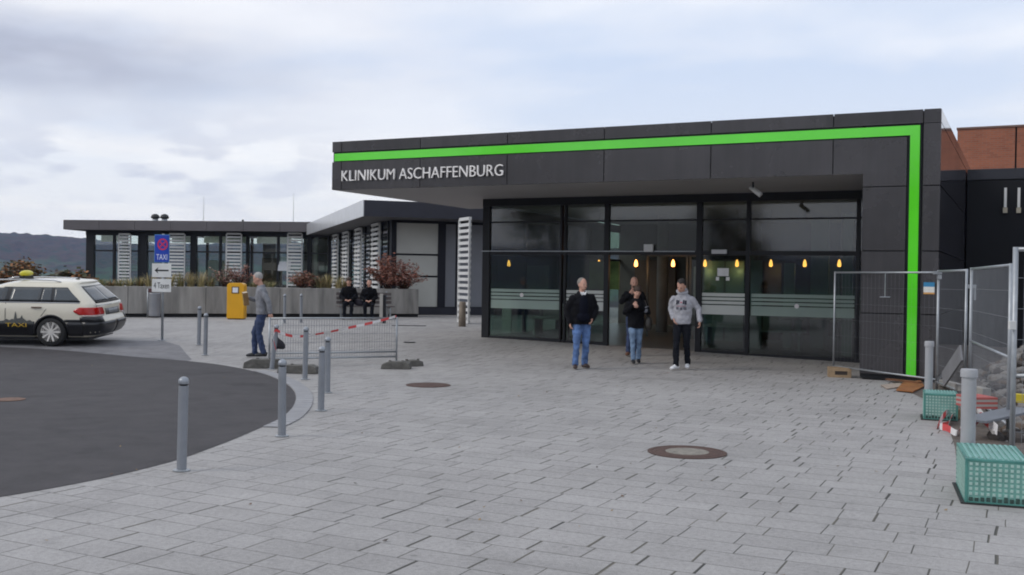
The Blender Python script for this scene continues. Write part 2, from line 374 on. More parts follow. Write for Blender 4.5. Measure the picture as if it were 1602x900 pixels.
edge = [gnd(*p) for p in ((0, 543), (60, 546), (109, 549.5), (160, 554), (218, 559.5), (262, 562.5), (302, 566), (340, 570.5), (378, 577), (410, 585), (434, 594), (450, 603), (459, 612), (462.5, 622), (459, 635), (448, 648), (434.6, 657.5), (400, 673), (360, 690), (320, 705), (274, 721), (200, 740), (130, 755), (60, 768), (0, 778), (-80, 790), (-200, 806))]
def smooth_line(P, n=4):
    out = []
    for i in range(len(P) - 1):
        p0, p1, p2, p3 = P[max(i - 1, 0)], P[i], P[i + 1], P[min(i + 2, len(P) - 1)]
        for k in range(n):
            t = k / n; out.append(.5 * ((2 * p1) + (p2 - p0) * t + (2 * p0 - 5 * p1 + 4 * p2 - p3) * t * t + (3 * p1 - p0 - 3 * p2 + p3) * t ** 3))
    return out + [P[-1]]
edge_s = smooth_line(edge)
def fan_sheet(name, pts, closing, lift, material):
    bm = bmesh.new(); vs = [bm.verts.new((p.x, p.y, 0)) for p in list(pts) + list(closing)]
    f = bm.faces.new(vs)
    for yy in [6, 12, 18, 20, 21, 22, 23, 24, 25, 26, 27, 28]:
        bmesh.ops.bisect_plane(bm, geom=bm.verts[:] + bm.edges[:] + bm.faces[:], plane_co=(0, yy, 0), plane_no=(0, 1, 0))
    bmesh.ops.triangulate(bm, faces=bm.faces[:])
    for v in bm.verts: v.co.z = g(v.co.y) + lift
    bmesh.ops.recalc_face_normals(bm, faces=bm.faces[:])
    me = bpy.data.meshes.new(name); bm.to_mesh(me); bm.free()
    if me.polygons[0].normal.z < 0: me.flip_normals()
    me.materials.append(material); o = bpy.data.objects.new(name, me); COL.objects.link(o); return tag(o, kind='structure')
Ytop = edge[0].y
fan_sheet('road', edge_s, [V(-44, edge[-1].y - 1.5, 0), V(-44, Ytop + .3, 0)], .004, M_road)
# lighter taxi bay along the far side of the road
bay = [edge[0]] + [p for p in edge_s if p.y > 19.9 and p.x > edge[0].x + .05]
q = [gnd(300, 563), gnd(281, 541), gnd(255, 534), gnd(200, 533), gnd(100, 531)]
bay_pts = [edge_s[i] for i in range(0, 24)] + q
fan_sheet('taxi_bay', bay_pts, [V(-44, q[-1].y, 0), V(-44, Ytop + .3, 0)], .006, M_bay)
# kerb band of pale setts round the nose of the road
def kerb():
    b = MB(); P = [p for p in edge_s[34:68]]
    acc = 0
    for i in range(len(P) - 1):
        d = (P[i + 1] - P[i]); n_ = V(d.y, -d.x, 0).normalized()
        d0 = (P[i] - P[max(i - 1, 0)]); 
        nn = V(P[min(i + 1, len(P) - 1)].y - P[max(i - 1, 0)].y, -(P[min(i + 1, len(P) - 1)].x - P[max(i - 1, 0)].x), 0).normalized()
        nm = V(P[min(i + 2, len(P) - 1)].y - P[i].y, -(P[min(i + 2, len(P) - 1)].x - P[i].x), 0).normalized()
        # outward is away from the road centre
        if nn.dot(P[i] - V(-9, 14, 0)) < 0: nn = -nn
        if nm.dot(P[i + 1] - V(-9, 14, 0)) < 0: nm = -nm
        L = d.length; k = max(1, round(L / .9)); 
        for s_ in range(k):
            t0, t1 = s_ / k + .012 / L, (s_ + 1) / k - .012 / L
            a0 = P[i].lerp(P[i + 1], t0); a1 = P[i].lerp(P[i + 1], t1); o0 = nn.lerp(nm, t0); o1 = nn.lerp(nm, t1)
            q = [a0 + o0 * .01, a1 + o1 * .01, a1 + o1 * .24, a0 + o0 * .24]
            vs = [V(p.x, p.y, g(p.y) + .005) for p in q] + [V(p.x, p.y, g(p.y) + .013) for p in q]
            b.add(vs, [(4, 5, 6, 7), (0, 1, 5, 4), (1, 2, 6, 5), (2, 3, 7, 6), (3, 0, 4, 7)])
    o = b.build('kerb_strip', mat('pale_kerb_sett', (.29, .287, .295), .8, 0, .12, 4, .002, 120)); return fixn(o)
tag(kerb(), kind='structure')

# terrain: plateau, valley, wooded ridge
def terr(az, r):
    x, y = r * math.sin(az), r * math.cos(az)
    def sm(a, b, t): t = min(1, max(0, (t - a) / (b - a))); return t * t * (3 - 2 * t)
    z = -.06 - 1.6 * sm(56, 75, r) - 62 * sm(60, 700, r) + sm(800, 2150, r) * (124 + 9 * noise.noise(V(az * 3.5, 1.3, 0))) + 24 * sm(2150, 3200, r)
    z += sm(300, 900, r) * 20 * noise.noise(V(x / 420, y / 420, 2)) 
    k = sm(500, 900, r)
    z += k * (6 * noise.noise(V(x / 38, y / 38, 5)) + 4.5 * noise.noise(V(x / 14, y / 14, 9)))
    return V(x, y, z)
az_f = [R(-36 + .11 * i) for i in range(240)]; az_c = [R(-9.6 + 1.6 * i) for i in range(209)]
azs = az_f + [a for a in az_c if a < R(323.5)]
rs = [46, 52, 57, 62, 68, 75, 85, 100, 125, 160, 210, 280, 360, 450, 550, 650] + [720 + 16 * i for i in range(96)] + [2260, 2300, 2360, 2450, 2600, 2900, 3200]
b = MB(); na = len(azs)
vs = [terr(a, r) for r in rs for a in azs] + [V(0, 0, -.06)]
fs = [(j * na + i, j * na + (i + 1) % na, (j + 1) * na + (i + 1) % na, (j + 1) * na + i) for j in range(len(rs) - 1) for i in range(na)]
fs += [(len(vs) - 1, (i + 1) % na, i) for i in range(na)]
b.add(vs, fs)
mh = bpy.data.materials.new('wooded_hills'); mh.use_nodes = True; t = NT(mh.node_tree); bs = mh.node_tree.nodes['Principled BSDF']
pos = t.n('ShaderNodeNewGeometry').outputs['Position']
a1 = t.n('ShaderNodeTexNoise', i_Scale=.006, i_Detail=5.0, i_Roughness=.6); t.l(pos, a1.inputs[0])
a2 = t.n('ShaderNodeTexNoise', i_Scale=.028, i_Detail=6.0, i_Roughness=.75); t.l(pos, a2.inputs[0])
c = t.ramp(a2.outputs[0], [(.30, (.014, .026, .020)), (.42, (.040, .032, .028)), (.50, (.070, .042, .034)), (.57, (.022, .040, .026)), (.66, (.034, .05, .032)), (.76, (.12, .075, .04))])
sepz = t.n('ShaderNodeSeparateXYZ'); t.l(pos, sepz.inputs[0])
low = t.ramp(t.math('ADD', t.math('DIVIDE', sepz.outputs[2], 120.0), .5), [(.30, 1.), (.80, .0)])
mead = t.math('MULTIPLY', t.ramp(a1.outputs[0], [(.47, 0.), (.52, 1.)]), low)
c = t.mix(mead, c, (.07, .13, .065)); t.l(c, bs.inputs['Base Color']); bs.inputs['Roughness'].default_value = .95; bs.inputs['Specular IOR Level'].default_value = .1
hills = b.build('hills', mh, smooth=True); fixn(hills)
if hills.data.polygons[0].normal.z < 0: hills.data.flip_normals()
tag(hills, kind='structure')
# air between here and the ridge
hb = MB(); hb.box(-3300, 3300, -3300, 3300, -120, 185)
mz = bpy.data.materials.new('valley_air'); mz.use_nodes = True; t = NT(mz.node_tree)
mz.node_tree.nodes.remove(mz.node_tree.nodes['Principled BSDF'])
pv = t.n('ShaderNodeVolumePrincipled'); pv.inputs['Color'].default_value = (.50, .64, 1.0, 1); pv.inputs['Density'].default_value = .00013; pv.inputs['Anisotropy'].default_value = .1
t.l(pv.outputs[0], mz.node_tree.nodes['Material Output'].inputs['Volume'])
tag(hb.build('haze', mz), kind='stuff')

# ------------------------------------------------------------------ entrance building
n_ = V(.4449, .8956, 0); e_ = V(.8956, -.4449, 0); D0 = 19.65
def F(s, tt, z): return e_ * s + n_ * (D0 + tt) + V(0, 0, z)
def fbox(b, s0, s1, t0, t1, z0, z1, m=None): b.obox(F(s0, t0, z0), e_ * (s1 - s0), n_ * (t1 - t0), V(0, 0, z1 - z0), m)
SL, SR, SC = -14.47, -1.39, -2.69; ZB, ZT = 3.73, 4.84; TG = 3.45
ent = thing('entrance_building', 'long low anthracite clinic entrance with bright green corner stripe and glazed front', 'building', F(SR, 0, 0))
def child(b, name, m, smooth=False, bevel=0, par=ent): return place(b.build(name, m, smooth=smooth, bevel=bevel), par)
J = [SL, -14.2, -12.08, -9.92, -7.72, -5.51, -3.22, -1.68, SR]; G = .009
b = MB()
for a, c in zip(J[:-1], J[1:]): fbox(b, a + G, c - G, 0, .05, 4.60, ZT)           # coping row above the stripe
for a, c in zip(J[:-3], J[1:-2]): fbox(b, a + G, c - G, 0, .05, ZB, 4.365)
fbox(b, -3.22 + G, SC, 0, .05, ZB, 4.365)
fbox(b, SC, -1.95, 0, .05, 3.497, 4.365); fbox(b, SC - .0, -3.22 + G + .3, 0.0, .0495, 4.0, 4.001)
child(b, 'fascia', M_clad, bevel=.006)
b = MB(); zs = [.10, 1.205, 2.33, 3.488]
for a, c in zip(zs[:-1], zs[1:]):
    fbox(b, SC, -1.95, 0, .05, a + G, c - G); fbox(b, -1.68 + G, SR, 0, .05, a + G, c - G)
fbox(b, -1.68 + G, SR, 0, .05, 3.488 + G, 4.59)
child(b, 'pillar', M_clad, bevel=.006)
b = MB(); fbox(b, SL + .06, -1.735, .012, .045, 4.392, 4.565); fbox(b, -1.898, -1.735, .0125, .045, .10, 4.392)
child(b, 'green_stripe', M_green)
# side wall, glossy, mirrors the brick building
b = MB(); cuts = [.05, 2.2, 4.4, 6.6, 8.8, 11.0, 13.2]
for a, c in zip(cuts[:-1], cuts[1:]):
    for z0, z1 in zip([.10, 1.205, 2.33, 3.488, 4.60], [1.205, 2.33, 3.488, 4.60, ZT]):
        fbox(b, SR - .04, SR, a + G, c - G, z0 + G, z1 - (0 if z1 == ZT else G))
child(b, 'side_cladding', M_cladg)
b = MB(); fbox(b, SR - .30, SR - .05, .052, 13.1, .02, ZT - .02); fbox(b, SC + .02, SR - .31, .052, .6, .02, ZT - .02)
fbox(b, SC, SC + .018, .0505, 13, .02, ZB - .01)
child(b, 'side_wall', M_dark)
b = MB(); fbox(b, SL + .02, SC - .02, .052, 6.6, ZB + .02, ZT - .03); fbox(b, -12.3, SR - .32, 6.6, 13.1, ZB + .02, ZT - .03); child(b, 'roof', mat('roof_edge', (.05, .05, .052), .6))
b = MB(); fbox(b, SL + .03, SC - .01, .055, TG + .1, ZB - .005, ZB + .015); fbox(b, SL + .03, -12.28, TG + .1, 6.6, ZB - .005, ZB + .015); child(b, 'soffit', M_soff)
b = MB(); fbox(b, SL, SL + .045, .06, 6.6, ZB, ZT - .01); child(b, 'end_cladding', M_clad)
# glazing: posts, rails, panes
posts = [(-12.3, -12.1), (-10.17, -10.12), (-10.06, -10.01), (-9.02, -8.90), (-6.77, -6.64), (-5.63, -5.54), (-3.27, -3.19)]
b = MB()
for a, c in posts: fbox(b, a, c, TG - .05, TG + .07, .02, 3.54)
ps = [-12.1, -10.17, -10.12, -10.06, -10.01, -9.02, -8.90, -6.77, -6.64, -5.63, -5.54, -3.27, -3.19, SC]
gaps = [(ps[i], ps[i + 1]) for i in range(0, len(ps), 2)]
for a, c in gaps:
    fbox(b, a, c, TG - .03, TG + .05, 2.33, 2.43)
    if (a, c) != (-8.90, -6.77): fbox(b, a, c, TG - .03, TG + .05, .02, g(F((a + c) / 2, TG, 0).y) + .07)
fbox(b, -12.3, SC, TG - .06, TG + .08, 3.54, ZB - .006)
for a, c in gaps[:1] + gaps[2:]: fbox(b, a, c, TG - .01, TG + .03, 3.12, 3.16)
child(b, 'glazing_frame', M_dark, bevel=.004)
b = MB(); fbox(b, -12.32, -6.8, TG - .075, TG - .052, 2.405, 2.425); child(b, 'silver_rail', M_galv)
for a, c in gaps:
    if c - a < .2: continue
    b = MB(); fbox(b, a, c, TG + .004, TG + .016, 2.43, 3.12); fbox(b, a, c, TG + .004, TG + .016, 3.16, 3.54)
    if (a, c) != (-8.90, -6.77): fbox(b, a, c, TG + .004, TG + .016, .08, 2.33)
    child(b, 'window_pane', M_glass)
# frosted manifestation bands
M_film = film('frosted_film', (.50, .62, .55), .42); M_filmw = film('white_film', (.72, .74, .70), .75)
def bands(b, a, c, tt):
    fbox(b, a, c, tt - .004, tt, .99, 1.20); fbox(b, a, c, tt - .004, tt, 1.225, 1.29); fbox(b, a, c, tt - .004, tt, 1.315, 1.375); fbox(b, a, c, tt - .004, tt, 1.40, 1.475)
for a, c, m in ((-12.06, -10.19, M_film), (-5.5, -3.29, M_film), (-10.0, -9.03, M_filmw), (-6.63, -5.65, M_filmw)):
    b = MB(); bands(b, a, c, TG); child(b, 'frosted_band', m)
# sliding door leaves, open, parked behind the side panes
for a, c in ((-10.0, -8.97), (-6.70, -5.66)):
    b = MB()
    for x0, x1 in ((a, a + .04), (c - .04, c)): fbox(b, x0, x1, TG + .10, TG + .14, .12, 2.30)
    fbox(b, a, c, TG + .10, TG + .14, .10, .2); fbox(b, a, c, TG + .10, TG + .14, 2.24, 2.32)
    d = child(b, 'sliding_door', M_dark)
    b = MB(); fbox(b, a + .04, c - .04, TG + .115, TG + .125, .2, 2.24); place(b.build('door_pane', M_glass), ent).parent = ent
b = MB(); fbox(b, -8.0, -7.78, TG - .14, TG - .055, 2.40, 2.58); child(b, 'door_sensor', M_white, bevel=.01)
b = MB(); fbox(b, -6.40, -6.05, TG - .10, TG - .055, 2.36, 2.46); child(b, 'door_closer', M_alu, bevel=.01)
# small things stuck to the glass
b = MB(); fbox(b, -6.28, -6.02, TG - .008, TG - .002, 1.86, 2.04); fbox(b, -6.31, -6.24, TG - .008, TG - .002, 1.76, 1.84); fbox(b, -6.08, -6.0, TG - .008, TG - .002, 1.76, 1.84); child(b, 'paper_notice', mat('paper', (.75, .74, .74), .8))
for ss, zc in ((-11.2, 1.33), (-4.5, 1.22)):
    b = MB(); c0 = F(ss, TG - .008, zc); vs = [c0 + e_ * (.05 * math.cos(k * math.pi / 7)) + V(0, 0, .05 * math.sin(k * math.pi / 7)) for k in range(14)]
    vs += [v - n_ * .006 for v in vs]; b.add(vs, [tuple(range(13, -1, -1)), tuple(range(14, 28))] + [(k, (k + 1) % 14, 14 + (k + 1) % 14, 14 + k) for k in range(14)]); child(b, 'round_sticker', mat('sticker_white', (.72, .68, .68), .5))
b = MB(); fbox(b, -1.63, -1.45, -.012, -.001, 1.60, 1.70, 0); fbox(b, -1.63, -1.45, -.012, -.001, 1.57, 1.60, 1); fbox(b, -1.63, -1.45, -.012, -.001, 1.70, 1.78, 2)
child(b, 'wall_sticker', [mat('sticker_pale', (.7, .7, .66), .5), mat('sticker_orange', (.6, .3, .08), .5), mat('sticker_blue', (.03, .22, .42), .5)])
# interior of the hall
b = MB(); fbox(b, -12.25, SC - .02, TG + .2, 13.0, 3.58, 3.62); child(b, 'hall_ceiling', mat('hall_ceiling', (.16, .16, .16), .8))
ysf = [22 + .5 * i for i in range(13)] + [29, 32, 36, 40]
b = MB(); nn_ = 14
for i in range(nn_):
    t0, t1 = TG + .1 + i * (9.4 / nn_), TG + .1 + (i + 1) * (9.4 / nn_)
    for k in range(10):
        s0, s1 = -12.25 + k * .95, -12.25 + (k + 1) * .95
        q = [F(s0, t0, 0), F(s1, t0, 0), F(s1, t1, 0), F(s0, t1, 0)]; b.add([V(p.x, p.y, g(p.y) + .008) for p in q], [(0, 1, 2, 3)])
child(b, 'hall_floor', mat('hall_floor', (.11, .11, .105), .3))
M_wood = mat('walnut_panel', (.09, .05, .03), .5, streak=True); M_crm = mat('cream_wall', (.62, .60, .52), .7)
b = MB(); fbox(b, -12.2, SC - .02, 12.9, 13.0, .1, 3.58, 0)
for s0, s1, z0, z1, m in ((-11.6, -10.2, .28, 2.4, 1), (-9.6, -8.8, 1.0, 2.2, 2), (-7.6, -6.4, .28, 2.4, 1), (-5.9, -4.9, .3, 2.3, 2), (-4.6, -3.2, .28, 2.6, 1)): fbox(b, s0, s1, 12.8, 12.897, z0, z1, m)
child(b, 'hall_back_wall', [mat('hall_wall', (.09, .085, .08), .7), M_wood, M_crm])
for ss in (-9.2, -6.6, -4.2):
    b = MB(); c0 = F(ss, 8.4, 0); b.lathe((c0.x, c0.y, .1), [(.16, 0), (.16, 3.48)], 16)
    child(b, 'hall_column', mat('hall_column', (.20, .20, .20), .6), True)
b = MB(); fbox(b, -8.2, -4.0, 9.4, 10.0, .28, 1.30, 0); fbox(b, -8.25, -3.95, 9.34, 10.05, 1.30, 1.35, 1); child(b, 'reception_counter', [M_wood, M_crm])
b = MB(); fbox(b, -12.22, -12.14, TG + .07, 12.9, 3.3, 3.54); [fbox(b, -12.22, -12.14, q, q + .08, .1, 3.3) for q in (5.6, 7.8, 10.2)]; fbox(b, -12.22, -12.14, TG + .07, 12.9, 2.33, 2.41); child(b, 'side_glazing_frame', M_dark)
b = MB(); fbox(b, -12.19, -12.178, TG + .07, 12.9, .2, 3.3); child(b, 'window_pane', M_glassl)
# draught lobby inside the doors
b = MB()
for ss in (-8.86, -7.80, -7.72, -6.82): fbox(b, ss, ss + .045, TG + 2.6, TG + 2.66, .12, 2.36)
fbox(b, -8.86, -6.78, TG + 2.6, TG + 2.66, 2.36, 2.46); child(b, 'lobby_frame', mat('lobby_frame', (.12, .12, .12), .4, .5))
b = MB(); fbox(b, -7.675, -6.83, TG + 2.62, TG + 2.63, .15, 2.35); child(b, 'lobby_pane', M_glassl)
b = MB(); fbox(b, -9.9, -9.1, TG + 1.2, TG + 1.24, 1.5, 2.2); child(b, 'hall_poster', mat('poster_green', (.22, .30, .10), .6, 0, .5, 2.5))
b = MB(); fbox(b, -7.35, -6.95, TG + 3.2, TG + 3.26, 1.55, 2.2); child(b, 'hall_board', mat('board_brown', (.30, .17, .12), .6, 0, .3, 4))
for k, (ss, zz_) in enumerate(((-11.4, .75), (-10.9, .75), (-4.9, .75), (-4.2, .75), (-3.7, .75))):
    c0 = F(ss, TG + 1.6 + .3 * (k % 2), 0); gz = g(c0.y); b = MB(); b.lathe((c0.x, c0.y, gz), [(.2, .01), (.05, .03), (.04, .7), (.34, .72), (.34, .75)], 14)
    child(b, 'hall_table', mat('hall_table', (.25, .24, .22), .4), True)

M_part = mat('pale_partition', (.46, .50, .46), .6); M_pgl = mat('greenish_screen', (.20, .30, .27), .4)
for px0, px1, tt_, z0, z1, m in ((1173, 1192, 1.3, .1, 2.25, M_part), (1226, 1243, 1.9, .1, 2.2, M_part), (1268, 1296, 2.2, .1, 3.3, M_pgl), (1318, 1334, 1.0, .1, 3.3, M_part), (1102, 1164, 2.6, .1, 2.25, M_pgl), (786, 800, 1.6, .28, 1.2, M_part), (1196, 1222, 2.8, .3, 2.2, M_wood)):
    d0, d1 = ray(px0, 440), ray(px1, 440); q0, q1 = [e_.dot(V(d.x, d.y, 0)) * (D0 + TG + tt_) / n_.dot(V(d.x, d.y, 0)) for d in (d0, d1)]
    b = MB(); fbox(b, q0, q1, TG + tt_, TG + tt_ + .06, z0, z1); child(b, 'hall_partition', m)
for px0, z_ in ((1180, .62), (1100, .7), (830, .75)):
    d0 = ray(px0, 500); q0 = e_.dot(V(d0.x, d0.y, 0)) * (D0 + TG + 1.2) / n_.dot(V(d0.x, d0.y, 0))
    b = MB(); fbox(b, q0, q0 + 1.1, TG + 1.2, TG + 1.7, z_ - .05, z_); [fbox(b, q0 + o, q0 + o + .05, TG + 1.25, TG + 1.65, .12, z_ - .051) for o in (.05, 1.0)]; fbox(b, q0 + .1, q0 + 1.0, TG + 1.62, TG + 1.66, z_, z_ + .35); child(b, 'waiting_bench', M_part)
# sign lettering on the fascia
def FF(a, b_, c): return F(a, -.045 + c * 0 + (-c) * .0 + (c), b_)
sg = text('fascia_lettering', 'KLINIKUM ASCHAFFENBURG', lambda a, b_, c: F(a, -.05 + c, b_), -14.16, -10.0, 3.92, 4.163, .045, mat('sign_white', (.88, .85, .83), .4), thin=-.011)
tag(sg, 'pale raised capital lettering on the dark fascia under the green stripe', 'sign')
# spotlight under the soffit
p0 = at(1178, 298, 20.6)
sp_ = thing('soffit_spotlight', 'white tube spotlight hanging under the canopy soffit', 'spotlight', (p0.x, p0.y, ZB))
b = MB(); b.tube([(0, 0, 0), (0, 0, -.14)], .02, 8); b.build('bracket', M_dark, sp_)
b = MB(); b.tube([(-.04, .06, -.10), (.14, -.08, -.27)], .05, 14); b.build('lamp_body', M_white, sp_, True)
# pendant lamps inside
M_lamp = emit('warm_lamp', (1.0, .36, .08), 6.0)
lamp0 = None; lsp = [-11.25, -9.1, -8.05, -7.0, -6.1, -5.2, -4.28, -3.4, -2.95]
TL = TG + 2.4
for i, px in enumerate((796, 937, 995, 1053, 1103, 1153, 1206, 1259, 1313)):
    d = ray(px, 412); tt = (D0 + TL) / (n_.dot(V(d.x, d.y, 0))); P = V(0, 0, CAMH) + d * tt
    if lamp0 is None:
        lamp0 = thing('pendant_lamp', 'small warm glowing pendant lamp hanging inside the glazed entrance hall', 'lamp', P, 0, 'pendant lamps in the hall')
        b = MB(); b.lathe((0, 0, 0), [(.018, -.088), (.044, -.07), (.045, -.015), (.03, .05), (.012, .09)], 12); b.build('lamp_shade', M_lamp, lamp0, True)
        b = MB(); b.tube([(0, 0, .09), (0, 0, 1.35)], .006, 5); b.build('cord', M_dark, lamp0)
        pl_ = bpy.data.lights.new('lamp_glow', 'POINT'); pl_.energy = 2.5; pl_.color = (1, .62, .3); pl_.shadow_soft_size = .06
        po_ = bpy.data.objects.new('lamp_glow', pl_); COL.objects.link(po_); po_.location = (0, 0, -.2); po_.parent = lamp0
    else:
        c = copy_tree(lamp0); c.location = P

# ------------------------------------------------------------------ link wing and glass pavilion behind the planters
def along(px, P0, u, py=400):
    d = ray(px, py); k = d.x / d.y; return (k * P0.y - P0.x) / (u.x - k * u.y)
u1 = V(.955, .296, 0).normalized(); v1 = V(-.296, .955, 0).normalized()
P1 = at(570, 338, 37.2); ZS = P1.z; ZR = at(570, 313, 37.2).z
W0 = at(612, 400, 39.4); W0.z = 0; gz = .28
link = thing('link_wing', 'dark framed flat roofed link wing with white wall panels beside the canopy', 'building', (W0.x, W0.y, gz))
def lb(b, a0, a1, c0, c1, z0, z1, m=None, O=W0): b.obox(V(O.x, O.y, z0) + u1 * a0 + v1 * c0, u1 * (a1 - a0), v1 * (c1 - c0), V(0, 0, z1 - z0), m)
PO = V(P1.x, P1.y, 0)
b = MB(); lb(b, .03, 9, .03, 19, ZS, ZR - .01, 0, PO); child(b, 'roof', [mat('link_soffit', (.09, .088, .09), .7)], par=link)
b = MB(); lb(b, -.02, 9, -.03, .028, ZS - .01, ZR, 0, PO); child(b, 'front_fascia', mat('dark_blue_fascia', (.020, .021, .032), .4, .1), par=link)
b = MB(); lb(b, -.05, -.021, -.03, 19, ZS - .01, ZR, 0, PO); child(b, 'side_fascia', mat('pale_side_fascia', (.55, .56, .58), .3, .5), par=link)  # side fascia coloured paler than the front one
s620, s685, s697, s712 = (along(x, W0, u1) for x in (620, 685, 697, 713))
def zat(px, py, s): P = W0 + u1 * s; return at(px, py, P.y).z
b = MB(); z349, z397, z401, z431, z435, z478 = (zat(650, y, (s620 + s685) / 2) for y in (349.5, 397, 400, 431, 434, 480))
for z0, z1 in ((z397, z349), (z431, z401), (z478, z435)): lb(b, s620, s685, .02, .08, z0, z1)
child(b, 'white_panel', mat('white_wall_panel', (.50, .51, .48), .5, 0, .06, 1.), par=link)
b = MB(); lb(b, 0, 9, .09, .3, .3, ZS - .01); lb(b, -.0, s620, -.02, .085, .3, ZS - .01); lb(b, s685, s697, -.02, .085, .3, ZS - .01); lb(b, s620, s685, -.01, .085, z349, ZS - .01)
child(b, 'wall', M_navy, par=link)
b = MB(); lb(b, -.02, s712 + 2, -.06, -.021, .28, z478 - .03); child(b, 'plinth', mat('ribbed_plinth', (.02, .022, .035), .5), par=link)
b = MB(); lb(b, s697, s712, .03, .05, z478, z349); lb(b, s712 + .07, s712 + 1.2, .03, .05, z478, z349); child(b, 'pale_pane', mat('pane_stand_in_grey', (.20, .21, .235), .35, 0, .1, 1.), par=link)  # opaque grey put in for the pale look of glass panes
b = MB(); lb(b, .0, .18, .31, 18.6, .3, ZS - .01); child(b, 'side_wall', mat('link_side_wall', (.022, .023, .028), .4), par=link)
b = MB()
for k in range(14): lb(b, -.06, -.002, .45 + 1.36 * k, .55 + 1.36 * k, .3, ZS - .02)
child(b, 'side_mullion', M_dark, par=link)
b = MB()
for k in range(13): lb(b, -.03, -.012, .57 + 1.36 * k, 1.79 + 1.36 * k, .6, ZS - .3)
child(b, 'side_window', glass('smoke_glass', (.35, .4, .42)), par=link)
def louvre(O, du, dn, wd, z0, z1, name, par, n=17):
    b = MB(); O = V(O.x, O.y, 0)
    for s_ in (0, wd - .06): b.obox(O + du * s_ + V(0, 0, z0), du * .06, dn * .06, V(0, 0, z1 - z0))
    st = (z1 - z0) / n
    for k in range(n + 1):
        b.obox(O + du * .06 + V(0, 0, z0 + k * st * .99), du * (wd - .12), dn * .10, V(0, 0, .095))
    return place(b.build(name, M_white), par)
for px in (602, 573, 552, 535):
    d = ray(px, 400); k = d.x / d.y; c0 = (k * W0.y - W0.x) / (v1.x - k * v1.y)
    O = W0 + v1 * (c0 - .1) - u1 * .2
    louvre(O, v1, -u1, 1.75, .5, ZS - .12, 'louvre_screen', link)
A = at(715, 503, 33.3); B = at(732, 503, 32.3); du = V(B.x - A.x, B.y - A.y, 0); wdt = du.length; du.normalize()
louvre(A, du, V(-du.y, du.x, 0), wdt, .30, at(720, 344, 33).z, 'louvre_screen', link)

# pavilion
E0 = at(100, 360, 57.1); E1 = at(496, 362, 55.5); u2 = V(E1.x - E0.x, E1.y - E0.y, 0); EL = u2.length; u2.normalize(); v2 = V(-u2.y, u2.x, 0)
zs2 = .5 * (E0.z + E1.z); zt2 = .5 * (at(100, 345, 57.1).z + at(496, 346.5, 55.5).z)
pav = thing('glass_pavilion', 'long low glazed pavilion with flat dark roof behind the planters', 'building', (E0.x, E0.y, .28))
Q0 = V(E0.x, E0.y, 0) + v2 * 1.3
def pb(b, a0, a1, c0, c1, z0, z1, m=None, O=Q0): b.obox(V(O.x, O.y, z0) + u2 * a0 + v2 * c0, u2 * (a1 - a0), v2 * (c1 - c0), V(0, 0, z1 - z0), m)
EO = V(E0.x, E0.y, 0)
b = MB(); pb(b, 0, EL + 2.2, .04, 11, zs2 + .01, zt2 - .01, 0, EO); child(b, 'roof', mat('pavilion_soffit', (.06, .058, .06), .7), par=pav)
b = MB(); nfp = 7
for k in range(nfp): pb(b, EL * k / nfp + .008, EL * (k + 1) / nfp - .008, -.02, .038, zs2, zt2, 0, EO)
pb(b, EL + .008, EL + 2.2, .0, .038, zs2, zt2 - .02, 0, EO); pb(b, -.03, -.001, -.02, 11, zs2, zt2, 0, EO)
child(b, 'fascia', mat('brown_grey_fascia', (.105, .095, .10), .45, .2, .1, .5), par=pav)
pxs = lambda x: along(x, Q0, u2)
b = MB(); zt_ = zs2 - .25
pb(b, pxs(134), pxs(525), -.02, .16, zt_, zs2 + .005)
for x0, x1 in ((135, 147), (216, 230), (298, 307), (385, 389), (481, 487), (513, 523)): pb(b, pxs(x0), pxs(x1), -.04, .2, .25, zt_)
for x in (178.5, 344.5, 435): pb(b, pxs(x - 1.8), pxs(x + 1.8), -.03, .12, .25, zt_)
zr = at(300, 394, 57.6).z
pb(b, pxs(147), pxs(513), .0, .08, zr - .04, zr + .04); pb(b, pxs(147), pxs(513), -.01, .1, .25, 1.1)
child(b, 'window_frame', M_dark, par=pav)
b = MB()
for x0, x1 in ((147, 177), (180, 216), (230, 298), (307, 343), (346, 385), (389, 433), (437, 481), (487, 513)): pb(b, pxs(x0), pxs(x1), .03, .042, 1.1, zt_)
child(b, 'window_pane', M_glassl, par=pav)
zb0, zb1 = at(300, 380, 58).z, at(300, 368, 58).z
for x0, x1 in ((157, 177), (181, 193), (231, 243), (268, 297), (318, 343), (347, 384), (401, 433), (437, 455)):
    b = MB(); pb(b, pxs(x0), pxs(x1), .06, .075, zb0, zb1); child(b, 'roller_blind', mat('cream_blind', (.74, .72, .58), .7), par=pav)
M_pw, M_pu, M_pd = mat('pavilion_inner_wall', (.34, .335, .31), .8), mat('pavilion_white_unit', (.62, .61, .55), .7), mat('brown_inner_door', (.12, .07, .03), .6)
for nm, x0, x1, c0, c1, z0, z1, m in (('back_wall', 322, 345, 9.0, 9.15, .28, zs2, M_pw), ('back_wall', 395, 440, 9.0, 9.15, .28, zs2, M_pw), ('white_cabinet', 312, 342, 1.2, 1.6, .28, 2.5, M_pu), ('white_counter', 346, 384, 1.4, 1.8, .9, 1.7, M_pu), ('inner_door', 400, 432, 1.0, 1.08, .28, at(415, 404, 58.7).z, M_pd), ('white_post', 182, 190, .6, .8, .28, zs2 - .02, M_pu), ('white_post', 300, 304, .4, .6, .28, 2.6, M_pu), ('white_post', 487, 492, .5, .7, .28, zs2 - .02, M_pu), ('white_shelf', 494, 512, .6, .9, at(500, 425, 58.2).z, at(500, 416, 58.2).z, M_pu), ('end_wall', 520, 525, .2, 9, .28, zs2, M_pw)):
    b = MB(); pb(b, pxs(x0), pxs(x1), c0, c1, z0, z1); child(b, nm, m, par=pav)
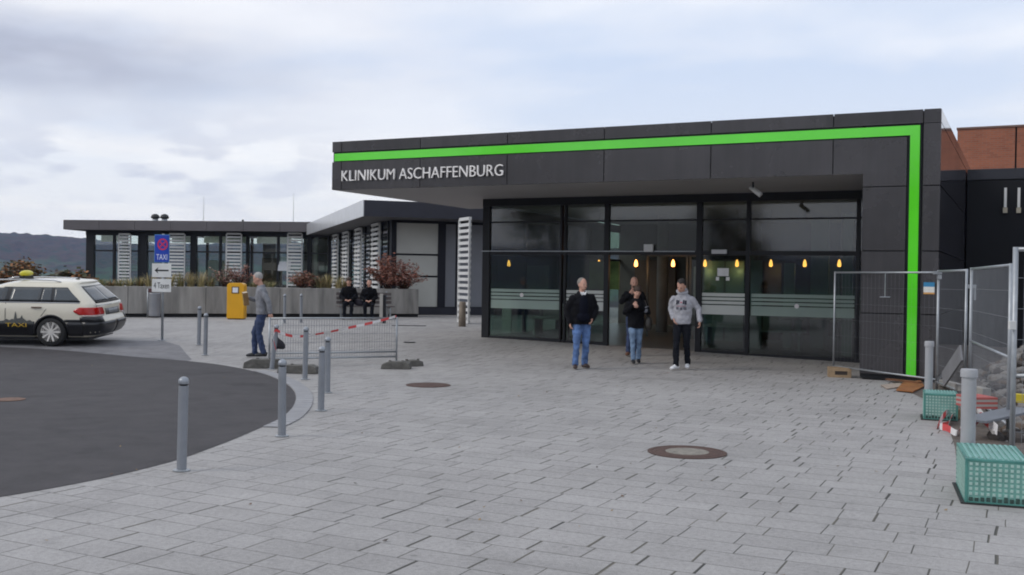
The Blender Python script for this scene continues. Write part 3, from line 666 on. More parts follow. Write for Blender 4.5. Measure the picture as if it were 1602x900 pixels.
b = MB(); [pb(b, a_, a_ + .15, 9.0, 9.15, .28, zs2) for a_ in (pxs(140), pxs(220), pxs(300), pxs(470))]; pb(b, pxs(140), pxs(470), 9.02, 9.12, 1.0, 1.1); child(b, 'back_glazing_frame', M_dark, par=pav)
b = MB(); pb(b, pxs(130), pxs(560), -.3, 11.2, -4, .27); child(b, 'base', M_conc, par=pav); b = MB(); pb(b, pxs(130), pxs(525), .25, 10.9, .282, .30); child(b, 'pavilion_floor', mat('pavilion_floor', (.16, .15, .14), .6), par=pav)
# tilted open vent leaf
b = MB(); a0, a1 = pxs(436), pxs(455); zq0, zq1 = at(445, 424, 57.6).z, at(445, 402, 57.6).z
O = V(Q0.x, Q0.y, zq0) + u2 * a0 - v2 * .1; b.obox(O, u2 * (a1 - a0), -v2 * .05, V(0, 0, zq1 - zq0) - v2 * -.28)
child(b, 'vent_leaf', M_alu, par=pav)
for x0, x1 in ((192, 212), (270, 296), (359, 384), (454, 478)):
    O = Q0 + u2 * pxs(x0) - v2 * .5
    louvre(O, u2, -v2, pxs(x1) - pxs(x0), .4, at(x0, 366, 56.6).z, 'louvre_screen', pav, 19)
# roof fittings
M_rub = mat('black_vent', (.02, .02, .02), .6)
for px, lab in ((243, 'black mushroom roof vent on the pavilion, the left of the pair'), (257.5, 'black mushroom roof vent on the pavilion, the right of the pair')):
    P = at(px, 344, 60); vt = thing('roof_vent', lab, 'roof vent', (P.x, P.y, zt2 + .12), 0, 'roof vents')
    b = MB(); b.lathe((0, 0, 0), [(.16, -.14), (.16, .2)], 12); b.build('duct', M_galv, vt, True)
    b = MB(); b.lathe((0, 0, .2), [(.14, -.04), (.25, .0), (.25, .06), (.2, .17), (.08, .24)], 14); b.build('cowl', M_rub, vt, True)
for px, top, lab in ((318.5, 307, 'thin lightning rod on the pavilion roof nearer the vents'), (459, 303, 'thin lightning rod on the pavilion roof nearer the link wing')):
    P = at(px, 343, 61); T = at(px, top, 61); b = MB(); b.tube([(0, 0, 0), (0, 0, T.z - zt2)], [.02, .008], 6); b.lathe((0, 0, 0), [(.14, 0), (.14, .06), (.05, .08)], 10)
    o = b.build('lightning_rod', M_galv, loc=None); o.location = (P.x, P.y, zt2 - .01); tag(o, lab, 'lightning rod', 'lightning rods')
P = at(380, 343, 60); b = MB(); b.tube([(0, 0, 0), (0, 0, .2)], .035, 8); b.lathe((0, 0, .2), [(.06, 0), (.06, .1), (.02, .12)], 10); o = b.build('vent_pipe', M_rub); o.location = (P.x, P.y, zt2 - .01); tag(o, 'short vent pipe standing alone on the pavilion roof', 'vent pipe')

# ------------------------------------------------------------------ dark side block and brick block on the right
sb = thing('dark_side_block', 'plain dark panelled block with two slim wall lights beside the portal', 'building', F(-1.3, 8.6, 0))
b = MB(); 
for k in range(4): fbox(b, -1.36 + k * 2.6, -1.36 + (k + 1) * 2.6 - .015, 8.6, 8.66, .15, 4.35)
child(b, 'wall_panel', mat('black_wall_panel', (.007, .0075, .010), .55, 0, .2, .6, spec=.25), par=sb)
b = MB(); fbox(b, -1.37, 9.2, 8.67, 13.2, .0, 4.6); child(b, 'core', M_navy, par=sb)
b = MB(); fbox(b, -1.37, 9.2, 8.57, 8.669, 4.36, 4.62); child(b, 'parapet', mat('block_parapet', (.018, .019, .027), .45), par=sb)
for px in (1573, 1594):
    d = ray(px, 312); tt = (D0 + 8.6) / n_.dot(V(d.x, d.y, 0)); P = V(0, 0, CAMH) + d * tt
    s_ = e_.dot(V(P.x, P.y, 0)); zt = P.z
    b = MB(); fbox(b, s_ - .03, s_ + .03, 8.53, 8.599, zt - .2, zt + .28); o = child(b, 'wall_light', M_white, par=sb)
    b = MB(); fbox(b, s_ - .05, s_ + .05, 8.50, 8.599, zt - .34, zt - .21); o = child(b, 'lamp_socket', mat('lamp_socket', (.4, .36, .28), .5), par=sb)
def brickmat():
    m = bpy.data.materials.new('red_brick'); m.use_nodes = True; t = NT(m.node_tree); b = m.node_tree.nodes['Principled BSDF']
    pos = t.n('ShaderNodeNewGeometry').outputs['Position']
    u = t.vmath('DOT_PRODUCT', pos, (.8956, -.4449, 0)).outputs[1]; sp = t.n('ShaderNodeSeparateXYZ'); t.l(pos, sp.inputs[0])
    v = t.vmath('DOT_PRODUCT', pos, (.4449, .8956, 0)).outputs[1]
    c = t.n('ShaderNodeCombineXYZ'); t.l(t.math('ADD', u, v), c.inputs[0]); t.l(sp.outputs[2], c.inputs[1])
    br = t.n('ShaderNodeTexBrick', i_Scale=1.0); br.inputs['Brick Width'].default_value = .25; br.inputs['Row Height'].default_value = .075; br.inputs['Mortar Size'].default_value = .008
    br.inputs['Color1'].default_value = (.38, .125, .065, 1); br.inputs['Color2'].default_value = (.29, .095, .052, 1); br.inputs['Mortar'].default_value = (.27, .16, .12, 1); t.l(c.outputs[0], br.inputs[0])
    nz = t.n('ShaderNodeTexNoise', i_Scale=.6, i_Detail=6.0); t.l(pos, nz.inputs[0])
    t.l(t.mix(1.0, br.outputs[0], t.ramp(nz.outputs[0], [(.3, .75), (.7, 1.15)]), 'MULTIPLY'), b.inputs['Base Color']); b.inputs['Roughness'].default_value = .85
    return m
TB = 22
P = at(1498, 203, 40); d = ray(1498, 203); tt = (D0 + TB) / n_.dot(V(d.x, d.y, 0)); P = V(0, 0, CAMH) + d * tt; sB = e_.dot(V(P.x, P.y, 0)); zB = P.z
bb = thing('brick_block', 'red brick upper block rising behind the dark side block', 'building', F(sB, TB, 0))
b = MB(); d2 = ray(1589, 250); t2 = (D0 + TB) / n_.dot(V(d2.x, d2.y, 0)); sJ = e_.dot(V((d2 * t2).x, (d2 * t2).y, 0))
fbox(b, sB, sJ - .03, TB, TB + 8, -.5, zB); fbox(b, sJ + .03, sJ + 8, TB, TB + 8, -.5, zB); fbox(b, sJ - .03, sJ + .03, TB + .06, TB + 7.9, -.5, zB - .02, 1)
child(b, 'brick_wall', [brickmat(), M_black], par=bb)
b = MB(); fbox(b, sB - .03, sJ + 8.03, TB - .04, TB + 8.04, zB, zB + .07); child(b, 'coping', mat('brick_coping', (.16, .09, .07), .6), par=bb)

# ------------------------------------------------------------------ planters and planting
A0 = gnd(200, 496.5); A1 = gnd(655, 496.5); up = V(A1.x - A0.x, A1.y - A0.y, 0); PL = up.length; up.normalize(); vp = V(-up.y, up.x, 0)
def psx(px): return along(px, V(A0.x, A0.y, 0), up, 480)
jx = [psx(x) for x in (200, 322, 438, 552, 655)]; st = jx[1] - jx[0]
jx = [jx[0] - 3 * st, jx[0] - 2 * st, jx[0] - st] + jx
plabs = ['concrete planter farthest left, out of sight behind the taxi front', 'concrete planter behind the taxi roof', 'concrete planter directly behind the rear of the taxi', 'concrete planter with the grey bin and taxi sign in front', 'concrete planter with the yellow box in front', 'concrete planter between the walking man and the seated pair', 'concrete planter with the bench at its right end of the row']
def PP(a, c, z): return V(A0.x, A0.y, z) + up * a + vp * c
PZ = at(400, 450, 35.2).z
for i in range(7):
    a0, a1 = jx[i] + .006, jx[i + 1] - .006
    O = PP(a0, 0, .28); pt = thing('concrete_planter', plabs[i], 'planter', O, 0, 'row of concrete planters')
    b = MB(); L = a1 - a0; z0, z1 = .40, PZ + .01 * math.sin(i * 2)
    def pbx(x0, x1, c0, c1, zz0, zz1): b.obox(PP(a0 + x0, c0, zz0), up * (x1 - x0), vp * (c1 - c0), V(0, 0, zz1 - zz0))
    pbx(0, L, 0, .1, z0, z1); pbx(0, L, 1.3, 1.4, z0, z1); pbx(0, .1, .1, 1.3, z0, z1); pbx(L - .1, L, .1, 1.3, z0, z1)
    place(b.build('trough', M_conc, bevel=.012), pt)
    b = MB(); pbx(-.003, L + .003, .06, 1.3, .27, .398); place(b.build('plinth', M_black), pt)  # black stands for the shade in the gap under the trough
    b = MB(); pbx(-.004, .0, .03, 1.3, .4, z1 - .03); place(b.build('joint_dark_fill', M_black), pt); b = MB(); pbx(.1, L - .1, .1, 1.3, z1 - .2, z1 - .07); place(b.build('soil', mat('soil', (.045, .032, .022), .95, 0, .3, 12, .02, 20)), pt)  # black strip added to keep the joint between planters dark
def grass_clump(P, h, rad, cols, label, n=105):
    b = MB()
    for k in range(n):
        a = random.uniform(0, 6.283); r0 = rad * .35 * random.random(); hh = h * random.uniform(.45, 1.05); out = rad * random.uniform(.2, 1.1)
        bx, by = r0 * math.cos(a), r0 * math.sin(a); w_ = random.uniform(.005, .012); dx, dy = math.cos(a), math.sin(a); px_, py_ = -dy * w_, dx * w_
        pts = [(bx + dx * out * t ** 1.8, by + dy * out * t ** 1.8, hh * (t - .22 * t ** 3)) for t in (0, .4, .75, 1)]
        vs = []
        for q, (x, y, z) in enumerate(pts):
            f = (1, .9, .6, .1)[q]; vs += [(x - px_ * f, y - py_ * f, z), (x + px_ * f, y + py_ * f, z)]
        b.add(vs, [(0, 1, 3, 2), (2, 3, 5, 4), (4, 5, 7, 6)], random.randrange(len(cols)))
    o = b.build('grass_clump', cols); o.location = P; o.rotation_euler.z = 0; return tag(o, label, 'grass', 'grass clumps in the planters')
G1 = mat('blade_olive', (.21, .185, .07), .7, 0, .3, 9); G2 = mat('blade_straw', (.44, .36, .18), .7, 0, .25, 9); G3 = mat('blade_green', (.12, .15, .055), .7, 0, .3, 9); G4 = mat('blade_russet', (.26, .13, .06), .7, 0, .3, 9)
gspots = [(103, 12, 'G'), (122, 14, 'R'), (143, 12, 'G'), (158, 14, 'G'), (173, 13, 'R'), (188, 15, 'G'), (203, 16, 'G'), (219, 18, 'O'), (234, 24, 'S'), (250, 22, 'O'), (268, 26, 'S'), (284, 28, 'O'), (300, 26, 'S'), (316, 30, 'S'), (332, 20, 'O'), (398, 12, 'G'), (412, 14, 'O'), (426, 12, 'G'), (505, 20, 'O'), (519, 26, 'S'), (533, 22, 'S'), (545, 18, 'O'), (640, 14, 'R')]
gp = {'G': ([G1, G3, G2], 'low olive green'), 'R': ([G4, G1, G2], 'russet'), 'O': ([G1, G2, G3, G4], 'tall mixed olive'), 'S': ([G2, G2, G1], 'tall straw yellow')}
near = lambda x: 'behind the taxi roof' if x < 128 else 'above the taxi rear window' if x < 181 else 'left of the taxi sign' if x < 240 else 'right of the taxi sign' if x < 290 else 'left of the yellow box' if x < 340 else 'behind the walking man' if x < 430 else 'behind the seated woman' if x < 560 else 'at the planter end'
seen = {}
for px, hp, kd in gspots:
    a = psx(px); P = PP(a, random.uniform(.3, .9), PZ - .09); lab = f'{gp[kd][1]} grass clump in the planter {near(px)}'
    seen[lab] = seen.get(lab, 0) + 1
    if seen[lab] > 1: lab = f'{["", "", "second", "third", "fourth"][seen[lab]]} {gp[kd][1]} grass clump in the planter {near(px)}'
    grass_clump(P, (hp + 4) * P.y / FOC * 1.15, .34, gp[kd][0], lab)
def shrub(P, h, rad, cols, label, n=900, leaf=.075, name='shrub'):
    root = thing(name, label, 'shrub', P, 0, 'shrubs in the planters')
    b = MB(); tips = []
    for k in range(34):
        a = random.uniform(0, 6.283); el = random.uniform(.35, 1.5); L = h * random.uniform(.6, 1.05)
        e = V(math.cos(a) * math.cos(el) * rad * 1.5, math.sin(a) * math.cos(el) * rad * 1.5, L * math.sin(el) ** .6)
        mid = e * .5 + V(random.uniform(-.06, .06), random.uniform(-.06, .06), .06)
        b.tube([V(0, 0, -.03), mid, e], [.012, .008, .003], 4); tips.append((mid, e))
    b.build('stems', mat('twig', (.07, .035, .025), .9), root)
    b = MB()
    for k in range(n):
        m_, e = random.choice(tips); c = m_.lerp(e, random.uniform(-.5, 1.05)) + V(*(random.gauss(0, .05) for _ in range(3)))
        if c.z < 0: continue
        s_ = leaf * random.uniform(.5, 1.2); q = Matrix.Rotation(random.uniform(0, 6.28), 3, 'Z') @ Matrix.Rotation(random.uniform(-1.2, 1.2), 3, 'X')
        b.add([c + q @ V(-s_ * .5, 0, 0), c + q @ V(0, -s_ * .28, 0), c + q @ V(s_ * .6, 0, 0), c + q @ V(0, s_ * .28, 0)], [(0, 1, 2, 3)], random.randrange(len(cols)))
    b.build('foliage', cols, root); return root
R1 = mat('leaf_rust', (.30, .10, .065), .6, 0, .3, 9); R2 = mat('leaf_brown', (.20, .11, .075), .6, 0, .3, 9); R3 = mat('leaf_pinkish', (.42, .22, .17), .6, 0, .3, 9); R4 = mat('leaf_dull_green', (.16, .16, .08), .6, 0, .3, 9)
shrub(PP(psx(355), .6, PZ - .08), .95, .42, [R2, R4, R3], 'brown twiggy shrub in the planter left of the walking man', 700)
shrub(PP(psx(378), .7, PZ - .08), .95, .40, [R2, R1, R3], 'reddish brown twiggy shrub directly behind the yellow box', 700)
shrub(PP(psx(478), .55, PZ - .08), .72, .38, [R1, R2, G4], 'rust red bushy shrub in the planter in front of the striped louvre', 1500)
shrub(PP(psx(497), .8, PZ - .08), .62, .30, [R2, R1, R4], 'small dark russet shrub beside the rust red bush', 500)
shrub(PP(psx(612), .5, PZ - .08), 1.30, .60, [R1, R2, R3], 'big red leaved shrub at the right end of the planters', 2600, .10)
shrub(PP(psx(636), .5, PZ - .08), 1.15, .66, [R3, R1, R2], 'spreading pinkish red shrub leaning over the planter end', 2300, .095)

# trees and bushes on the slope beyond
def tree(P, h, rad, cols, label, n=5200, group=None):
    root = thing('autumn_tree', label, 'tree', P, 0, group); b = MB()
    b.tube([V(0, 0, -.4), V(.05, 0, h * .3), V(0, .08, h * .75)], [.16, .12, .04], 7)
    tips = []
    for k in range(30):
        a = random.uniform(0, 6.283); z0 = h * random.uniform(.18, .7); rr = rad * random.uniform(.5, 1.) * (1.1 - z0 / h * .8); e = V(math.cos(a) * rr, math.sin(a) * rr, z0 + h * random.uniform(.05, .3))
        b.tube([V(0, 0, z0), e * .5 + V(0, 0, z0 * .5 + .05), e], [.045, .025, .008], 5); tips.append(e)
    b.build('trunk', mat('bark', (.06, .045, .035), .9), root)
    b = MB()
    for k in range(n):
        e = random.choice(tips); c = e + V(*(random.gauss(0, rad * .2) for _ in range(3))); s_ = .085 * random.uniform(.5, 1.3)
        q = Matrix.Rotation(random.uniform(0, 6.28), 3, 'Z') @ Matrix.Rotation(random.uniform(-1.3, 1.3), 3, 'X')
        b.add([c + q @ V(-s_, -s_ * .6, 0), c + q @ V(s_, -s_ * .6, 0), c + q @ V(s_, s_ * .6, 0), c + q @ V(-s_, s_ * .6, 0)], [(0, 1, 2, 3)], random.randrange(len(cols)))
    b.build('crown', cols, root); return root
L1 = mat('leaf_orange', (.27, .11, .03), .7, 0, .35, 3); L2 = mat('leaf_gold', (.17, .095, .025), .7, 0, .35, 3); L3 = mat('leaf_olive', (.055, .055, .022), .7, 0, .35, 3); L4 = mat('leaf_dark', (.075, .04, .02), .7, 0, .35, 3)
def tr(px, top, Y, h, rad, cols, lab, n=9000):
    T = at(px, top, Y); tree(V(T.x, T.y, T.z - h), h, rad, cols, lab, n, 'trees beyond the planters')
tr(38, 407, 62, 6.0, 1.5, [L1, L2, L2, L4], 'orange autumn tree rising over the taxi roof')
tr(3, 424, 60, 5.2, 1.7, [L4, L3, L1], 'dark brown tree at the left picture edge behind the taxi')
tr(19, 426, 66, 5.6, 1.3, [L3, L4, L2], 'dull olive tree between the brown and the orange tree', 7000)
tr(66, 430, 66, 5.4, 1.4, [L3, L4, L1], 'low olive brown tree right of the orange tree', 7000)
tr(92, 437, 46, 1.8, .9, [L4, L3], 'low dark bush left of the pavilion', 6500)
tr(120, 434, 46, 1.9, .9, [L4, L1, L3], 'low russet bush before the pavilion corner post', 6500)
tr(-14, 421, 64, 5.8, 1.8, [L1, L4, L3], 'rusty tree just outside the left picture edge', 3000)

# ------------------------------------------------------------------ street furniture
def bollard_proto():
    r = thing('bollard', 'x', 'bollard', (0, 0, 0), 0, 'ball topped bollards along the tarmac')
    b = MB(); b.lathe((0, 0, 0), [(.043, 0), (.043, .752)], 20); b.build('post', M_bol, r, True).modifiers.new('e', 'EDGE_SPLIT')
    b = MB(); b.lathe((0, 0, .752), [(.034, 0), (.034, .014)], 20); b.build('neck_groove', M_dark, r, True)
    b = MB(); b.lathe((0, 0, .766), [(.043, 0), (.047, .006), (.047, .022)] + [(.047 * math.cos(a * .157), .022 + .044 * math.sin(a * .157)) for a in range(1, 10)] + [(.003, .066)], 20); b.build('ball_cap', mat('bollard_cap', (.29, .31, .34), .35, .3, .06), r, True)
    b = MB(); b.lathe((0, 0, 0), [(.075, 0), (.075, .008), (.05, .014)], 20); b.build('base_plate', M_galv, r, True).modifiers.new('e', 'EDGE_SPLIT')
    return r
bol = [(284, 737, 'grey ball topped bollard nearest the camera at the tarmac edge'), (441, 683, 'grey ball topped bollard in front of the road nose, second nearest'), (502, 643, 'grey ball topped bollard standing just left of its near twin'), (512, 615, 'grey ball topped bollard right behind the third nearest one'), (477, 594, 'grey bollard in front of the mesh barrier under the drooping tape'), (321, 556, 'right bollard of the pair between taxi sign and walking man'), (311, 540, 'left and farther bollard of the pair between taxi sign and walking man'), (471, 505, 'grey bollard far behind the mesh barrier, right of the other one'), (445, 506, 'grey bollard far behind the mesh barrier beside the walking man')]
bp_ = bollard_proto()
for i, (px, py, lab) in enumerate(bol):
    o = bp_ if i == 0 else copy_tree(bp_); P = gnd(px, py)
    o.location = (P.x, P.y, P.z + .004); o['label'] = lab; o.scale = (1, 1, 1.0 if i < 4 else 1.06)
    o.rotation_euler = (random.uniform(-.012, .012), random.uniform(-.012, .012), 0)
tb = copy_tree(bp_); P = gnd(425, 578); tb.location = (P.x, P.y, P.z); tb.rotation_euler = (0, .10, 0); tb['label'] = 'leaning grey bollard with red white tape tied round its top'; TBP = P
# square post by the bench, timber post by the louvre
P = at(599, 500, 32.2); b = MB(); b.box(-.10, .0, -.06, .06, 0, .92, 0); b.box(.0005, .09, -.055, .055, 0, .88, 1)
o = b.build('square_post', [mat('pale_post', (.42, .40, .37), .7), M_dark], bevel=.006); o.location = (P.x, P.y, g(P.y)); tag(o, 'square post with one pale and one dark side beside the bench', 'post')
P = gnd(723, 511); b = MB(); b.lathe((0, 0, 0), [(.11, 0), (.105, .4), (.10, .72), (.085, .75)], 12); o = b.build('stone_post', mat('weathered_post', (.24, .20, .16), .85, 0, .25, 6, .006, 30), smooth=True); o.location = (P.x, P.y, g(P.y) - .01); tag(o, 'stubby weathered beige post in front of the right louvre screen', 'post')

# parking sign
P = gnd(253, 533); sg = thing('taxi_sign', 'blue no stopping taxi sign with two white plates on a grey pole', 'sign', (P.x, P.y, P.z)); Y = P.y
def sx(px): return at(px, 430, Y).x - P.x
def sz(py): return at(253, py, Y).z - P.z
b = MB(); b.tube([(0, .03, 0), (0, .03, sz(366))], .03, 12); b.build('pole', M_galv, sg, True)
b = MB(); b.lathe((0, .03, 0), [(.1, 0), (.1, .012), (.05, .02)], 14); b.build('foot_plate', M_galv, sg)
M_sgb = mat('sign_blue', (.012, .055, .42), .35); M_sgr = mat('sign_red', (.62, .03, .10), .4); M_sgw = mat('sign_face', (.72, .72, .70), .4)
SF = lambda a, b_, c: V(a, -.012 - c, b_)
b = MB(); b.box(sx(242), sx(264), -.012, -.002, sz(410), sz(368)); bl = b.build('blue_panel', M_sgb, sg, bevel=.003)
b = MB(); b.box(sx(242) - .012, sx(264) + .012, -.0015, .001, sz(410) - .012, sz(368) + .012); b.build('panel_edge', mat('sign_edge_blue', (.12, .32, .55), .4), bl)
b = MB(); cz = sz(382.5); r0, r1 = .125, .092
for k in range(28):
    a, c = 2 * math.pi * k / 28, 2 * math.pi * (k + 1) / 28
    b.add([SF(r1 * math.cos(a), cz + r1 * 1.1 * math.sin(a), .003), SF(r0 * math.cos(a), cz + r0 * 1.1 * math.sin(a), .003), SF(r0 * math.cos(c), cz + r0 * 1.1 * math.sin(c), .003), SF(r1 * math.cos(c), cz + r1 * 1.1 * math.sin(c), .003)], [(0, 1, 2, 3)])
for sg_ in (1, -1):
    dx, dz = .066, .066 * sg_; px_, pz_ = .015, -.015 * sg_
    b.add([SF(-dx - px_ * .7, cz - dz - pz_ * .7, .0035 + .0002 * sg_), SF(-dx + px_ * .7, cz - dz + pz_ * .7, .0035 + .0002 * sg_), SF(dx + px_ * .7, cz + dz + pz_ * .7, .0035 + .0002 * sg_), SF(dx - px_ * .7, cz + dz - pz_ * .7, .0035 + .0002 * sg_)], [(0, 1, 2, 3)])
b.build('no_stopping_symbol', M_sgr, bl)
def stext(nm, body, a0, a1, b0, b1, m, par):
    o = text(nm, body, SF, a0, a1, b0, b1, .003, m); o.parent = par; return o
stext('taxi_lettering', 'TAXI', sx(244.5), sx(261.5), sz(406.5), sz(398), mat('lettering_white', (.75, .78, .85), .4), bl)
b = MB(); b.box(sx(238), sx(268), -.012, -.002, sz(434), sz(412.5)); ap = b.build('arrow_plate', M_sgw, sg, bevel=.003)
b = MB(); zc = sz(423.3); xa, xb, xc = sx(242), sx(248), sx(264)
b.prism([(xa, zc), (xb, zc + .075), (xb - .02, zc + .018), (xc, zc + .018), (xc, zc - .018), (xb - .02, zc - .018), (xb, zc - .075)], SF, .001, .003); fixn(b.build('arrow', mat('sign_black', (.02, .02, .02), .5), ap))
b = MB(); b.box(sx(238), sx(268), -.012, -.002, sz(457), sz(436.5)); tp = b.build('text_plate', M_sgw, sg, bevel=.003)
stext('plate_lettering', '4 Taxen', sx(241), sx(265), sz(451.5), sz(442), MATS['sign_black'], tp)

# litter bin
P = PP(psx(241), -.45, .28); bn = thing('litter_bin', 'grey cylindrical litter bin standing before the planter behind the taxi sign', 'litter bin', (P.x, P.y, .28))
b = MB(); b.lathe((0, 0, .05), [(.17, 0), (.19, .02), (.19, .74), (.175, .76), (.16, .70)], 22); b.build('drum', mat('bin_grey', (.24, .245, .26), .45, .4), bn, True).modifiers.new('e', 'EDGE_SPLIT')
b = MB(); b.tube([(-.24, .05, 0), (-.24, .05, .95)], .025, 10); b.build('support_post', M_galv, bn, True)
b = MB(); b.box(-.24, -.17, .03, .07, .2, .24); b.box(-.24, -.17, .03, .07, .62, .66); b.build('bracket', M_dark, bn)
b = MB(); b.box(-.2, -.05, -.04, .08, .83, .95); b.build('ash_box', mat('bin_dark_red', (.09, .03, .03), .5), bn, bevel=.01)

# yellow box
P = gnd(368, 500); yb = thing('yellow_post_box', 'bright yellow rounded box with small notice window before the planter', 'post box', (P.x, P.y, P.z)); hw, hh = .275, 1.18
b = MB(); prof = [(-hw, .03), (hw, .03)] + [(hw - .12 + .12 * math.cos(a * .262), hh - .1 + .1 * math.sin(a * .262)) for a in range(0, 7)] + [(-hw + .12 + .12 * math.cos(a * .262), hh - .1 + .1 * math.sin(a * .262)) for a in range(6, 13)]
b.prism(prof, lambda a, b_, c: V(a, c, b_), -.02, .36); fixn(b.build('body', mat('post_yellow', (.72, .36, .008), .4, 0, .05), yb, bevel=.012))
b = MB(); b.box(-hw + .03, hw - .03, .0, .34, 0, .03); b.build('foot', M_black, yb)
b = MB(); b.box(-.12, .12, -.034, -.0205, .84, 1.06); fr = b.build('notice_frame', mat('notice_frame', (.10, .07, .03), .5), yb, bevel=.006)
b = MB(); b.box(-.085, .085, -.038, -.0345, .87, 1.03); b.build('notice', mat('notice_paper', (.74, .74, .78), .5), fr)

# bench
Pb = at(572, 500, 34.95); br_ = math.atan2(up.y, up.x)
bench = thing('park_bench', 'slatted grey brown bench in front of the concrete planter', 'bench', (Pb.x, Pb.y, .28), br_)
M_bench = mat('bench_timber', (.12, .10, .095), .75, 0, .25, 9)
b = MB(); [b.box(-.95, .95, -.22 + k * .11, -.13 + k * .11, .42, .455) for k in range(4)]; b.build('seat', M_bench, bench, bevel=.006)
b = MB(); [b.box(-.95, .95, .25 + k * .02, .285 + k * .02, .52 + k * .14, .62 + k * .14) for k in range(3)]; b.build('backrest', M_bench, bench, bevel=.006)
for x in (-.8, .8):
    b = MB(); b.box(x - .025, x + .025, -.2, -.15, 0, .42); b.box(x - .025, x + .025, .2, .25, 0, .42); b.bar((x, .27, .40), (x, .36, .95), .05, .03); b.box(x - .025, x + .025, -.2, .25, .38, .418); b.build('leg', M_galv, bench)

# ------------------------------------------------------------------ mesh barrier, tape, feet
def fence(A, B, z0, z1, label, name='mesh_fence', rt=.021, mesh=True, rails=(), dx=.11, dz=.2, group='mesh fence panels', wr=.0019, par_z=0., post_up=0., legs=True):
    A, B = V(A.x, A.y, 0), V(B.x, B.y, 0); d = (B - A); L = d.length; d.normalize()
    root = thing(name, label, 'fence', (A.x, A.y, g(A.y)), math.atan2(d.y, d.x), group)
    gB = g(B.y) - g(A.y); sl = gB / L
    for x in (0, L):
        b = MB(); b.tube([(x, 0, (.02 if legs else z0) + sl * x), (x, 0, z1 + sl * x)], rt, 10); b.build('post', M_galv, root, True)
    for z in [z0 + .02, z1 - .02] + list(rails):
        b = MB(); b.tube([(0, 0, z), (L, 0, z + sl * L)], rt * .85, 8); b.build('rail', M_galv, root, True)
    b = MB(); nx = int(L / dx)
    for k in range(1, nx): x = L * k / nx; b.tube([(x, 0, z0 + .02 + sl * x), (x, 0, z1 - .02 + sl * x)], wr, 4, cap=False)
    nz_ = int((z1 - z0) / dz)
    for k in range(1, nz_): z = z0 + (z1 - z0) * k / nz_; b.tube([(0, 0, z), (L, 0, z + sl * L)], wr, 4, cap=False)
    b.build('wire_mesh', mat('wire', (.27, .28, .30), .5, .4), root)
    return root
FA, FB = gnd(421, 573), gnd(620, 569)
fence(FA, FB, .12, .93, 'low wire mesh barrier panel across the paving behind the bollards', 'mesh_barrier', .02, dx=.05, dz=.16, group='mesh barriers', rails=(.24,), wr=.0035)
def concrete_foot(px, py, L, ang, lab, hgt=.14, wd=.24, Y=None):
    P = gnd(px, py); b = MB()
    prof = [(-L / 2, 0), (L / 2, 0), (L / 2 - .02, hgt * .75), (L / 2 - .12, hgt), (-L / 2 + .14, hgt * .95), (-L / 2 + .02, hgt * .6)]
    b.prism(prof, lambda a, b_, c: V(a, c, b_), -wd / 2, wd / 2)
    for s_ in (-.12, .12): b.lathe((s_, 0, hgt * .9), [(.03, 0), (.03, .03), (.02, .03)], 10)
    o = fixn(b.build('concrete_block', mat('recycled_foot', (.11, .105, .095), .9, 0, .35, 9, .01, 25), bevel=.02)); o.location = (P.x, P.y, P.z + .004); o.rotation_euler.z = ang
    return tag(o, lab, 'concrete block', 'concrete blocks holding the barrier')
concrete_foot(413, 576, .74, .05, 'brownish concrete block left under the walking man', .17)
concrete_foot(467, 584, .72, -.12, 'grey concrete block behind the single front bollard', .15)
concrete_foot(620, 577, .56, .0, 'grey concrete block under the right end of the barrier', .14, .3)
concrete_foot(645, 573, .40, .5, 'small tilted concrete block just right of the barrier end', .12, .22)
# tape
def ribbon(pts, wd, name, lab, stripe=.17, sag=None, cat='barrier tape'):
    P = smooth_line([V(*p) for p in pts], 12); b = MB(); acc = 0
    for i in range(len(P) - 1):
        d = P[i + 1] - P[i]; tw = .5 + .5 * math.sin(acc * 3.1); up_ = V(0, -(1 - tw) * .6, .5 + .5 * tw).normalized() * wd / 2
        acc2 = acc + d.length; tw2 = .5 + .5 * math.sin(acc2 * 3.1); up2 = V(0, -(1 - tw2) * .6, .5 + .5 * tw2).normalized() * wd / 2
        th = V(0, .0012, 0)
        b.add([P[i] - up_, P[i + 1] - up2, P[i + 1] + up2, P[i] + up_, P[i] - up_ + th, P[i + 1] - up2 + th, P[i + 1] + up2 + th, P[i] + up_ + th], [(0, 1, 2, 3), (7, 6, 5, 4), (0, 4, 5, 1), (3, 2, 6, 7)], int(acc / stripe) % 2); acc = acc2
    o = b.build(name, [mat('tape_red', (.62, .07, .07), .5, 0, .1), mat('tape_white', (.72, .70, .70), .5, 0, .06)]); return tag(o, lab, cat)
top = TBP + V(.085, -.05, .80)
f = lambda t: FA.lerp(FB, t)
ribbon([at(432, 548, 19.05), at(428, 530, 19.0), at(431, 517, 18.98), at(445, 523, 19.2), at(462, 526.5, 19.4), at(482, 525, 19.6), at(512, 520, 19.9), at(548, 512.5, 20.15), at(586, 504, 20.35), at(620, 495, 20.55)], .05, 'barrier_tape', 'red and white barrier tape drooping from leaning bollard to barrier post')
